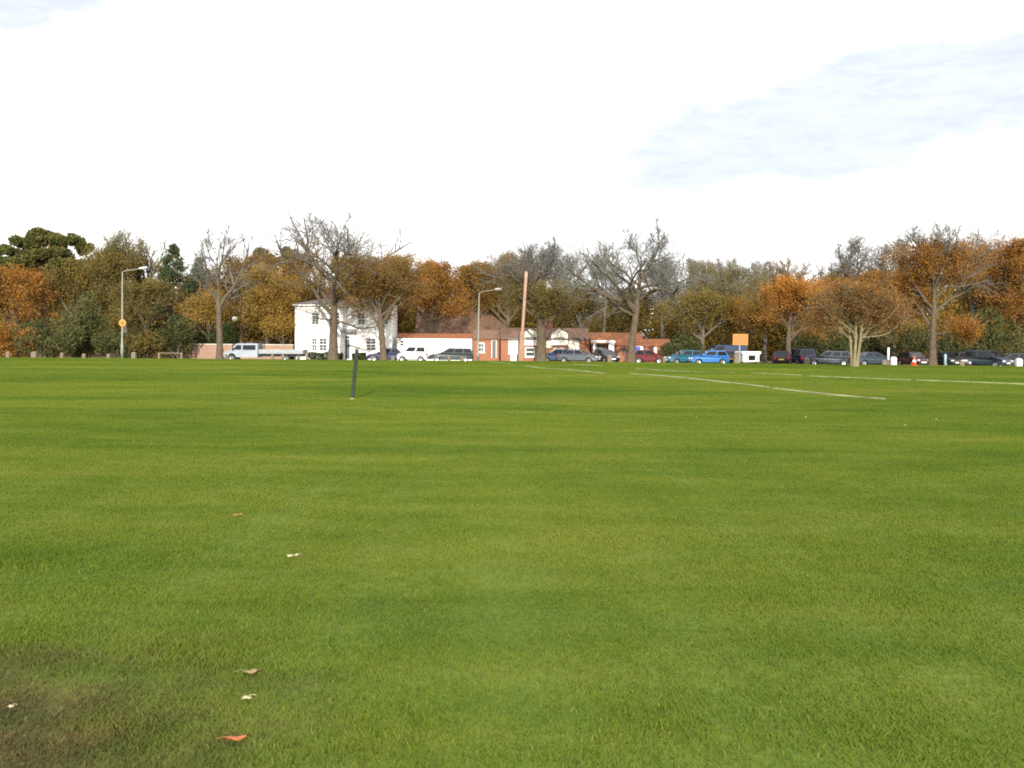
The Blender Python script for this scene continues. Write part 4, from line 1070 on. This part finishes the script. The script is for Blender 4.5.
# yellow sign board on post
Y = 95.5; x = PX(739.5, Y)
o = thing('sign_board', 'square orange yellow sign board on a thin post by the trailer', 'sign', (x, Y, -.1))
a, b, c, d = hpx(733, 747, 334.5, 344.5, Y, x, -.1)
MB().bbox(-.06, .06, -.06, .06, 0, d - .05, .01).build('post', MATS['steel_grey'], o)
s = MB().box(a, b, -.10, -.065, c, d).build('board', MATS['sign_orange'], o)
e = .05
MB().box(a - e, b + e, -.11, -.06, d, d + e).box(a - e, b + e, -.11, -.06, c - e, c).box(a - e, a, -.11, -.06, c, d).box(b, b + e, -.11, -.06, c, d).build('rim', MATS['sign_yellow'], s)
for z in (c + .25, d - .25): MB().box(-.12, .12, -.0648, .075, z - .03, z + .03).build('clamp', MATS['steel_grey'], o)

# globe lamp on a post behind the wall
Y = 110.8; x = PX(235, Y)
o = thing('globe_lamp', 'white globe lamp on a dark post above the pink wall', 'lamp', (x, Y, ZR - .1))
h = PZ(235, 319, Y) - ZR + .1
MB().lathe([(.07, 0), (.06, 1), (.04, h - .35), (.09, h - .32), (.09, h - .27)], 10).build('post', MATS['paint_dark'], o, True)
MB().lathe([(.01 + .29 * math.sin(t), h - .29 * math.cos(t)) for t in np.linspace(0.35, math.pi, 10)], 14).build('globe', MATS['globe_glass'], o, True)

# traffic cone
Y = 88.6; x = PX(914.5, Y)
o = thing('traffic_cone', 'red orange traffic cone at the grass edge by the trunk', 'traffic cone', (x, Y, 0.0))
MB().lathe([(.23, .06), (.06, .76), (.055, .82), (.03, .825)], 16).build('cone', MATS['cone_orange'], o, True)
MB().lathe([(.172, .32), (.128, .50)], 16).build('sleeve', MATS['white_plastic'], o)
MB().bbox(-.27, .27, -.27, .27, 0, .06, .015).build('base', MATS['cone_orange'], o)

# small white trailer
Y = 95.0; x = PX(751.5, Y)
o = thing('white_trailer', 'small boxy white trailer with dark hatch below the yellow sign', 'trailer', (x, Y, ZR), R(2))
a, b, c, d = hpx(743.2, 760, 354, 364, Y, x, ZR)
hw = (b - a) / 2
MB().bbox(-hw, hw, 0, 2.6, .38, d, .05).build('body', MATS['white_plastic'], o)
MB().bbox(-hw - .12, hw + .12, -.14, 2.72, d + .003, d + .24, .05).build('roof', MATS['white_plastic'], o)
ha, hb, hc, hd = hpx(749, 755, 355.8, 359.8, Y, x, ZR)
f = MB().box(ha - .05, hb + .05, -.03, -.003, hc - .05, hd + .05).build('hatch', MATS['trim_black'], o)
MB().quad((ha, -.034, hc), (hb, -.034, hc), (hb, -.034, hd), (ha, -.034, hd)).build('pane', MATS['car_glass'], f)
for s in (-1, 1):
    w = MB().lathe([(.2, -.09), (.29, -.08), (.29, .08), (.2, .09)], 16, (0, 0, 0), 'Y').build('wheel', MATS['tyre'], o)
    w.rotation_euler = (0, 0, R(90)); w.location = (s * (hw - .1), 1.2, .29)
MB().tube([(0, 0, .4), (0, -.003, .42)], .03, 6).build('hitch', MATS['trim_black'], o)

# ------------------------------------------------------------------ vehicles
SHAPES = {  # length, width, height, belt, bonnet, greenhouse base rear/front, roof rear/front (fractions of length from the rear)
    'hatch': (3.9, 1.68, 1.45, .90, .86, .02, .74, .12, .54),
    'saloon': (4.5, 1.75, 1.42, .90, .84, .17, .74, .30, .55),
    'estate': (4.6, 1.75, 1.48, .92, .88, .01, .73, .07, .56),
    'mpv': (4.3, 1.78, 1.66, 1.0, .95, .01, .82, .06, .62),
    'van': (4.9, 1.9, 2.0, 1.1, 1.05, .01, .86, .02, .68),
}
CARS = []
def car(label, kind, px, depth, heading, col, group='cars parked along the road', L_=None, dz=0.0, cat='car', name='parked_car', front_plate='plate_white'):
    """heading in degrees: 0 = nose to +X, 180 = nose to -X, -90 = nose toward the green; px: centre column"""
    Ln, Wd, Ht, belt, bon, gr0, gf0, gr1, gf1 = SHAPES[kind]
    if L_: Ln = L_
    x = PX(px, depth)
    o = thing(name, label, cat, (x, depth, ZR + dz), R(heading), group)
    P = paint(col); hw = Wd / 2; rw = .31
    xr, xf = Ln * .19, Ln * .81
    def arc(cx): return [(cx + (rw + .07) * math.cos(t), .27 + (rw + .07) * math.sin(t)) for t in np.linspace(0.06, math.pi - .06, 9)]
    prof = [(.04, .30), (0, .5), (.0, .72), (.03, belt - .03), (.10, belt)]
    prof += [(Ln * gf0, belt + .03), (Ln * .9, bon - .06), (Ln * .965, bon - .14), (Ln - .005, .58), (Ln, .42), (Ln - .06, .26)]
    prof += [p for p in arc(xf)] + [p for p in arc(xr)] + [(xr - rw - .07, .27)]
    prof = [(px_, pz_) for px_, pz_ in prof]
    def ring(y, s):
        out = []
        for (u, v) in prof:
            k = abs(u - Ln / 2) / (Ln / 2)
            uu = Ln / 2 + (u - Ln / 2) * s; vv = .55 + (v - .55) * (s if v > .55 else 1)
            out.append((uu - Ln / 2, y * (1 - .16 * max(0, k - .55) ** 2 / .2), vv))
        return out
    ys = [(-hw, .975), (-hw + .07, 1), (hw - .07, 1), (hw, .975)]
    vs = []; fs = []; n = len(prof)
    for y, s in ys: vs += ring(y, s)
    for k in range(3):
        for i in range(n):
            j = (i + 1) % n; fs.append((k*n+i, k*n+j, k*n+n+j, k*n+n+i))
    fs += [tuple(range(n)), tuple(reversed(range(3*n, 4*n)))]
    body = MB().add(vs, fs)
    # greenhouse shell
    b0, b1, t0, t1 = Ln * gr0 + .04 - Ln/2, Ln * gf0 - Ln/2, Ln * gr1 - Ln/2, Ln * gf1 - Ln/2
    wb, wt = hw - .05, hw - (.20 if kind != 'van' else .12); z0, z1 = belt - .01, Ht
    tm = (t0 + t1) / 2
    G = [(b0, -wb, z0), (b1, -wb, z0 + .03), (b1, wb, z0 + .03), (b0, wb, z0), (t0, -wt, z1 - .05), (t1, -wt, z1 - .04), (t1, wt, z1 - .04), (t0, wt, z1 - .05),
         (t0 + .08, -wt + .1, z1 - .01), (t1 - .1, -wt + .1, z1), (t1 - .1, wt - .1, z1), (t0 + .08, wt - .1, z1 - .01)]
    body.add(G, [(0, 1, 5, 4), (1, 2, 6, 5), (2, 3, 7, 6), (3, 0, 4, 7), (4, 5, 9, 8), (5, 6, 10, 9), (6, 7, 11, 10), (7, 4, 8, 11), (8, 9, 10, 11)])
    body.build('body', P, o)
    V = [Vector(g) for g in G]
    def panel(nm, A, B, C, D, u0, u1, v0, v1, mat='car_glass', off=.006):
        A, B, C, D = V[A], V[B], V[C], V[D]   # A-B bottom, D-C top
        nrm = (B - A).cross(D - A).normalized() * off
        def q(u, v): return (A.lerp(B, u)).lerp(D.lerp(C, u), v) + nrm
        pts = [q(u0, v0), q(u1, v0), q(u1, v1), q(u0, v1)]
        return MB().add(pts, [(0, 1, 2, 3)]).build(nm, MATS[mat], o)
    # A..: each face with outward normals
    panel('windscreen', 1, 2, 6, 5, .05, .95, .06, .95)
    panel('rear_window', 3, 0, 4, 7, .08, .92, .15 if kind != 'saloon' else .06, .93)
    splits = ((.04, .45), (.50, .93)) if kind not in ('van',) else ((.70, .95),)
    if kind == 'estate': splits = ((.03, .30), (.33, .62), (.65, .95))
    for (u0, u1) in splits:
        panel('side_window', 0, 1, 5, 4, u0, u1, .10, .90)
        panel('side_window', 2, 3, 7, 6, 1 - u1, 1 - u0, .10, .90)
    for cx in (xr, xf):
        for s in (-1, 1):
            w = MB().lathe([(.19, -.10), (.29, -.10), (rw, -.07), (rw, .07), (.29, .10), (.19, .10)], 18, (0, 0, 0), 'Y').build('wheel', MATS['tyre'], o, False)
            w.location = (cx - Ln / 2, s * (hw - .12), rw - .01)
            r = MB().lathe([(.20, s * .085), (.185, s * .112), (.07, s * .095), (.04, s * .115), (.01, s * .115)], 14, (0, 0, 0), 'Y').build('rim', MATS['alloy'], w)
    MB().box(xr - Ln/2 - .1, xf - Ln/2 + .1, -hw + .28, hw - .28, .2, .5).build('underbody', MATS['trim_black'], o)
    for s in (-1, 1):
        yl = s * (hw - .30)
        MB().bbox(Ln / 2 - .20, Ln / 2 - .005, yl - .17, yl + .17, .58, .72, .03).build('headlight', MATS['lamp_clear'], o)
        MB().bbox(-Ln / 2 - .012, -Ln / 2 + .1, s * (hw - .22) - .11, s * (hw - .22) + .11, .62, belt - .06, .02).build('tail_light', MATS['lamp_red'], o)
        mx = b1 - .12
        MB().bbox(mx - .06, mx + .08, s * (hw + .09) - .09, s * (hw + .09) + .09, belt + .02, belt + .16, .03).build('wing_mirror', P, o)
    MB().box(Ln / 2 - .002, Ln / 2 + .015, -.26, .26, .40, .51).build('number_plate', MATS['plate_white'], o)
    MB().box(-Ln / 2 - .015, -Ln / 2 + .002, -.26, .26, .55, .66).build('number_plate', MATS['plate_yellow'], o)
    MB().bbox(Ln / 2 - .08, Ln / 2 + .004, -.5, .5, .28, .39, .02).build('grille', MATS['trim_black'], o)
    return o

NAVY = (.018, .022, .07); BLACK = (.014, .015, .018); DGREEN = (.015, .03, .028); RED = (.11, .010, .012); TEAL = (.015, .095, .15); BLUE = (.012, .115, .34)
SILV = (.10, .115, .13); WHITE = (.78, .78, .76); MAROON = (.07, .012, .02); DBLUE = (.015, .035, .09); SLATE = (.02, .033, .046)
car('navy blue saloon parked before the white house wall', 'saloon', 389, 105.5, 180, NAVY, L_=4.7)
car('white hatchback parked between the navy car and the dark estate', 'mpv', 413, 104.8, 176, WHITE, L_=3.2)
car('dark green black estate car parked before the white outbuilding', 'estate', 451, 106, 184, DGREEN, L_=4.9)
car('dark blue hatchback half hidden behind the stout trunk by the cottage', 'hatch', 556, 106, 188, DBLUE)
car('grey saloon parked before the brick cottage door', 'saloon', 579, 104.5, -22, SILV)
car('black car parked beside the hall porch', 'hatch', 606, 105.5, -70, BLACK)
car('red hatchback parked before the blue notice board', 'hatch', 650, 104, -14, RED, L_=3.4)
car('teal hatchback with its nose beside the bright blue car', 'hatch', 684, 101, 196, TEAL)
car('bright blue hatchback parked near the yellow sign', 'hatch', 709, 98.5, 182, BLUE)
car('dark blue van parked behind the bright blue hatchback', 'van', 722, 104, 190, DBLUE, cat='van', name='parked_van')
car('maroon car parked between the blue car and the trailer', 'hatch', 733, 101.5, 70, MAROON)
car('maroon black car showing its yellow plate beyond the trailer', 'estate', 781, 99.5, 76, (.035, .012, .02))
car('dark blue mpv parked behind the pale square post', 'mpv', 800, 101, 96, NAVY)
car('slate blue grey car parked between pale post and many stems', 'estate', 827, 99, 176, SLATE)
car('dark slate saloon parked beyond the many stemmed tree', 'saloon', 872, 98, 14, (.03, .045, .06))
car('dark red car parked behind the traffic cone', 'hatch', 914, 97, -84, (.05, .01, .012))
car('black car with blue tinted windscreen past the red leaved tree', 'hatch', 946, 96.5, -80, BLACK)
car('dark grey hatchback parked before the tall brown leaved tree', 'hatch', 965, 97, -96, (.05, .05, .055))
car('dark car with broad pale windscreen near the row end', 'mpv', 988, 94.5, -60, SLATE)
car('black saloon parked at the end of the row', 'saloon', 1013, 96, 172, BLACK)

# dropside pickup truck
def truck():
    Y = 101.0; xa, xb = PX(226, Y), PX(306, Y); Ln = xb - xa
    o = thing('pickup_truck', 'pale silver pickup truck with crew cab and long dropside bed', 'truck', (xa, Y, ZR), R(-1.5))
    P = paint((.23, .255, .285)); hw = .95
    cab = 3.55
    prof = [(.02, .38), (0, .62), (.06, .98), (.72, 1.14), (1.30, 1.78), (1.5, 1.83), (cab - .05, 1.83), (cab, 1.75), (cab, .42)]
    arcp = [(.88 + .42 * math.cos(t), .40 + .42 * math.sin(t)) for t in np.linspace(.05, math.pi - .05, 9)]
    prof += arcp
    vs = []; fs = []; n = len(prof)
    for y, s in ((-hw, 0.97), (-hw + .07, 1), (hw - .07, 1), (hw, .97)):
        for (u, v) in prof:
            tum = .14 * max(0, v - 1.1) / .7
            vs.append((cab / 2 + (u - cab / 2) * s, y * (1 - tum) , v if s == 1 else (.8 + (v - .8) * s if v > .8 else v)))
    for k in range(3):
        for i in range(n):
            j = (i + 1) % n; fs.append((k*n+i, k*n+j, k*n+n+j, k*n+n+i))
    fs += [tuple(range(n)), tuple(reversed(range(3*n, 4*n)))]
    MB().add(vs, fs).build('cab', P, o)
    def yside(z): return hw * (1 - .14 * max(0, z - 1.1) / .7) + .008
    for s in (-1, 1):
        for (p0, p1, q0, q1) in ((.98, 1.85, 1.38, 1.85), (2.0, 3.3, 2.0, 3.3)):
            z0, z1 = 1.18, 1.66
            MB().add([(p0, s * yside(z0), z0), (p1, s * yside(z0), z0), (q1, s * yside(z1), z1), (q0, s * yside(z1), z1)], [(0, 1, 2, 3)]).build('side_window', MATS['car_glass'], o)
        MB().bbox(-.02, .16, s * .68 - .17, s * .68 + .17, .70, .92, .03).build('headlight', MATS['lamp_clear'], o)
        MB().bbox(.95, 1.1, s * 1.08 - .1, s * 1.08 + .1, 1.12, 1.38, .03).build('wing_mirror', MATS['trim_black'], o)
        for cx in (.88, Ln - 1.75):
            w = MB().lathe([(.2, -.11), (.33, -.11), (.355, -.07), (.355, .07), (.33, .11), (.2, .11)], 18, (0, 0, 0), 'Y').build('wheel', MATS['tyre'], o)
            w.location = (cx, s * (hw - .13), .345)
            MB().lathe([(.21, s * .09), (.19, s * .118), (.06, s * .10), (.02, s * .12)], 14, (0, 0, 0), 'Y').build('rim', MATS['alloy'], w)
    A, B = Vector((.72, 0, 1.14)), Vector((1.30, 0, 1.78)); nn = Vector((-(B - A).z, 0, (B - A).x)).normalized() * .008
    p0, p1 = A.lerp(B, .08) + nn, A.lerp(B, .93) + nn
    MB().add([(p0.x, -.84, p0.z), (p0.x, .84, p0.z), (p1.x, .74, p1.z), (p1.x, -.74, p1.z)], [(0, 1, 2, 3)]).build('windscreen', MATS['car_glass'], o)
    MB().bbox(-.05, .10, -.9, .9, .36, .56, .03).build('bumper', MATS['trim_black'], o)
    MB().box(-.062, -.051, -.26, .26, .42, .53).build('number_plate', MATS['plate_white'], o)
    bed = MB().box(cab + .12, Ln, -1.02, 1.02, .78, .86)
    bd = bed.build('bed', MATS['alu_board'], o)
    for (q) in ((cab + .12, Ln, -1.05, -1.0), (cab + .12, Ln, 1.0, 1.05)):
        m = MB().box(q[0], q[1], q[2], q[3], .862, 1.22)
        for k in range(4):
            xx = q[0] + (q[1] - q[0]) * (k + .02) / 3.1; m.box(xx, xx + .06, q[2] - .015, q[3] + .015, .84, 1.24)
        m.build('side_board', MATS['alu_board'], bd)
    MB().box(Ln - .04, Ln, -.998, .998, .862, 1.22).build('tail_board', MATS['alu_board'], bd)
    h = MB()
    for y in (-.95, -.32, .32, .95): h.box(cab + .13, cab + .19, y - .03, y + .03, .862, 2.02)
    h.box(cab + .125, cab + .195, -1.0, 1.0, 1.96, 2.04); h.box(cab + .125, cab + .195, -1.0, 1.0, 1.45, 1.5)
    h.build('headboard', MATS['trim_black'], o)
    MB().box(1.2, Ln - .1, -.45, .45, .5, .775).build('chassis', MATS['trim_black'], o)
    MB().bbox(2.3, 2.9, -.6, .6, 1.84, 1.97, .03).build('roof_beacon_bar', MATS['trim_black'], o)
truck()

# ------------------------------------------------------------------ fallen leaves
def fallen_leaf(px, py, size, mat, label, seed, rz=None, flat=1.0, group=None):
    rng = np.random.default_rng(seed)
    g = GP(px, py)
    for _ in range(6): g = GP(px, py, float(hz(g.x, g.y)) + .022)
    n = 30; out = []
    for k in range(n):
        t = 2 * math.pi * k / n
        lob = .74 + .26 * abs(math.cos(2.5 * t))
        if abs(t - math.pi) < .3: lob *= .45
        r = size / 2 * lob * rng.uniform(.9, 1.08)
        x, y = r * math.cos(t), r * math.sin(t) * .8 * flat
        out.append((x, y, .006 * math.sin(3 * t + seed) * size / .1 + .02 * (x * x + 2 * y * y) / size))
    vs = [(0, 0, .004)] + [(x * .5, y * .5, z * .4 + .002) for x, y, z in out] + out
    fs = [(0, 1 + k, 1 + (k + 1) % n) for k in range(n)] + [(1 + k, 1 + n + k, 1 + n + (k + 1) % n, 1 + (k + 1) % n) for k in range(n)]
    o = thing('fallen_leaf', label, 'leaf', (g.x, g.y, float(hz(g.x, g.y)) + .022), rng.uniform(0, 6.28) if rz is None else rz, group, (R(rng.uniform(-8, 8)) - R(6), R(rng.uniform(-8, 8))))
    b = MB().add(vs, fs).build('blade', MATS[mat], o, True)
    md = b.modifiers.new('thick', 'SOLIDIFY'); md.thickness = .0012
    MB().tube([(-size * .2, 0, .006), (-size * .5, .004, .01), (-size * .8, size * .08, .004)], [.0016, .0014, .0018], 5).build('stalk', MATS[mat], o)
GL = 'fallen leaves on the grass'
fallen_leaf(235, 738, .09, 'leaf_fallen_orange', 'bright orange curled leaf on the bare muddy shaded grass', 1, .1, .9, GL)
fallen_leaf(238.5, 514.5, .10, 'leaf_fallen_brown', 'small brown leaf lying alone on open green grass', 2, None, 1, GL)
fallen_leaf(252, 671, .10, 'leaf_fallen_tan', 'tan leaf lying above the pale ones near the muddy shaded grass', 3, .0, .7, GL)
fallen_leaf(247, 697, .05, 'leaf_fallen_pale', 'small pale leaf between the tan leaf and the orange leaf', 4, None, 1, GL)
fallen_leaf(11, 706, .03, 'leaf_fallen_pale', 'tiny whitish leaf on the muddiest shaded corner of grass', 6, None, 1, GL)
fallen_leaf(290, 555.5, .055, 'leaf_fallen_pale', 'larger pale leaf of the close pair on the grass', 7, None, 1, GL)
fallen_leaf(297, 554.5, .045, 'leaf_fallen_pale', 'smaller pale leaf of the close pair on the grass', 8, None, 1, GL)
for k, (px, py) in enumerate([(640, 441), (696, 417), (806, 417), (872, 427), (905, 425), (936, 419), (990, 424)]):
    fallen_leaf(px, py, .07, 'leaf_fallen_pale' if k % 3 else 'leaf_fallen_tan', 'small pale leaf scattered on the grass before the concrete edging', 30 + k, None, 1, 'pale leaves scattered before the edging')

# ------------------------------------------------------------------ light and sky
SUN_EL, SUN_AZ = 18.0, 178.0      # azimuth clockwise from +Y: low sun almost straight behind the viewer
sd = Vector((math.sin(R(SUN_AZ)) * math.cos(R(SUN_EL)), math.cos(R(SUN_AZ)) * math.cos(R(SUN_EL)), math.sin(R(SUN_EL))))
sl = bpy.data.lights.new('sun', 'SUN'); sl.energy = 3.2; sl.angle = R(0.6); sl.color = (1.0, 0.93, 0.82)
so = bpy.data.objects.new('sun', sl); COL.objects.link(so); so.location = (20, -40, 60)
so.rotation_euler = (-sd).to_track_quat('-Z', 'Y').to_euler()

wd = bpy.data.worlds.new('World'); scene.world = wd; wd.use_nodes = True
nt = wd.node_tree; nt.nodes.clear()
out = nt.nodes.new('ShaderNodeOutputWorld'); bg = nt.nodes.new('ShaderNodeBackground')
bg.inputs['Strength'].default_value = 0.1
sky = nt.nodes.new('ShaderNodeTexSky'); sky.sky_type = 'NISHITA'; sky.sun_disc = False
sky.sun_elevation = R(SUN_EL); sky.sun_rotation = R(SUN_AZ)
tc = nt.nodes.new('ShaderNodeTexCoord'); dirv = tc.outputs['Generated']
def lobe(px, py, sx, sz, tilt, amp, warp):
    """soft break in the cloud round a direction of the sky"""
    d = (CM @ Vector(((px - 512) / F, (384 - py) / F, -1))).normalized()
    vm = nt.nodes.new('ShaderNodeVectorMath'); vm.operation = 'SUBTRACT'; L(nt, warp, vm.inputs[0]); vm.inputs[1].default_value = d
    mp = nt.nodes.new('ShaderNodeMapping'); mp.vector_type = 'TEXTURE'; mp.inputs['Rotation'].default_value = (0, tilt, 0); mp.inputs['Scale'].default_value = (sx, 1.0, sz)
    L(nt, vm.outputs[0], mp.inputs['Vector'])
    ln = nt.nodes.new('ShaderNodeVectorMath'); ln.operation = 'LENGTH'; L(nt, mp.outputs[0], ln.inputs[0])
    return maprange(nt, ln.outputs['Value'], 1.0, 0.10, 0, amp, False)
wn = nt.nodes.new('ShaderNodeTexNoise'); wn.inputs['Scale'].default_value = 7; wn.inputs['Detail'].default_value = 6; wn.inputs['Roughness'].default_value = .6
L(nt, scaled(nt, dirv, (1, 1, 2.5)), wn.inputs['Vector'])
wm = nt.nodes.new('ShaderNodeVectorMath'); wm.operation = 'MULTIPLY_ADD'; L(nt, wn.outputs['Color'], wm.inputs[0]); wm.inputs[1].default_value = (.16, .0, .09)
sub = nt.nodes.new('ShaderNodeVectorMath'); sub.operation = 'SUBTRACT'; L(nt, dirv, sub.inputs[0]); sub.inputs[1].default_value = (.08, 0, .045)
L(nt, sub.outputs[0], wm.inputs[2]); warp = wm.outputs[0]
gaps = math_(nt, 'ADD', lobe(955, 88, .52, .115, R(-14), 1.0, warp), lobe(770, 130, .36, .075, R(-10), .72, warp))
gaps = math_(nt, 'ADD', gaps, lobe(8, 0, .20, .05, R(-6), 1.25, warp), clamp=True)
streak = noise(nt, scaled(nt, dirv, (7, 7, 34)), 2.2, 9, .72, .4)
gaps = math_(nt, 'MULTIPLY', gaps, maprange(nt, streak, .28, .68, .80, 1.0, False))
# thin breaks elsewhere, higher up
hi = maprange(nt, noise(nt, scaled(nt, dirv, (1, 1, 2)), 3.2, 6, .6), .58, .75, 0, .5)
sep = nt.nodes.new('ShaderNodeSeparateXYZ'); L(nt, dirv, sep.inputs[0])
gaps = math_(nt, 'ADD', gaps, math_(nt, 'MULTIPLY', hi, maprange(nt, sep.outputs[2], .42, .6)), clamp=True)
low = mixc(nt, noise(nt, dirv, 4, 5, .55), (8.6, 8.7, 8.8), (9.8, 9.75, 9.6))
cloud = mixc(nt, maprange(nt, sep.outputs[2], .36, .6), low, (11.8, 11.7, 11.5))
thin = mixc(nt, 0.92, sky.outputs['Color'], (3.9, 4.2, 4.7))
c = mixc(nt, gaps, cloud, thin)
L(nt, c, bg.inputs['Color']); L(nt, bg.outputs[0], out.inputs['Surface'])

# ------------------------------------------------------------------ render settings
scene.view_settings.view_transform = 'Standard'; scene.view_settings.look = 'None'
scene.view_settings.exposure = 1.05; scene.view_settings.gamma = 1.0
scene.render.engine = 'CYCLES'
cy = scene.cycles
cy.max_bounces = 5; cy.diffuse_bounces = 3; cy.glossy_bounces = 2; cy.transmission_bounces = 2; cy.transparent_max_bounces = 4
cy.use_denoising = False
cy.filter_width = 1.9
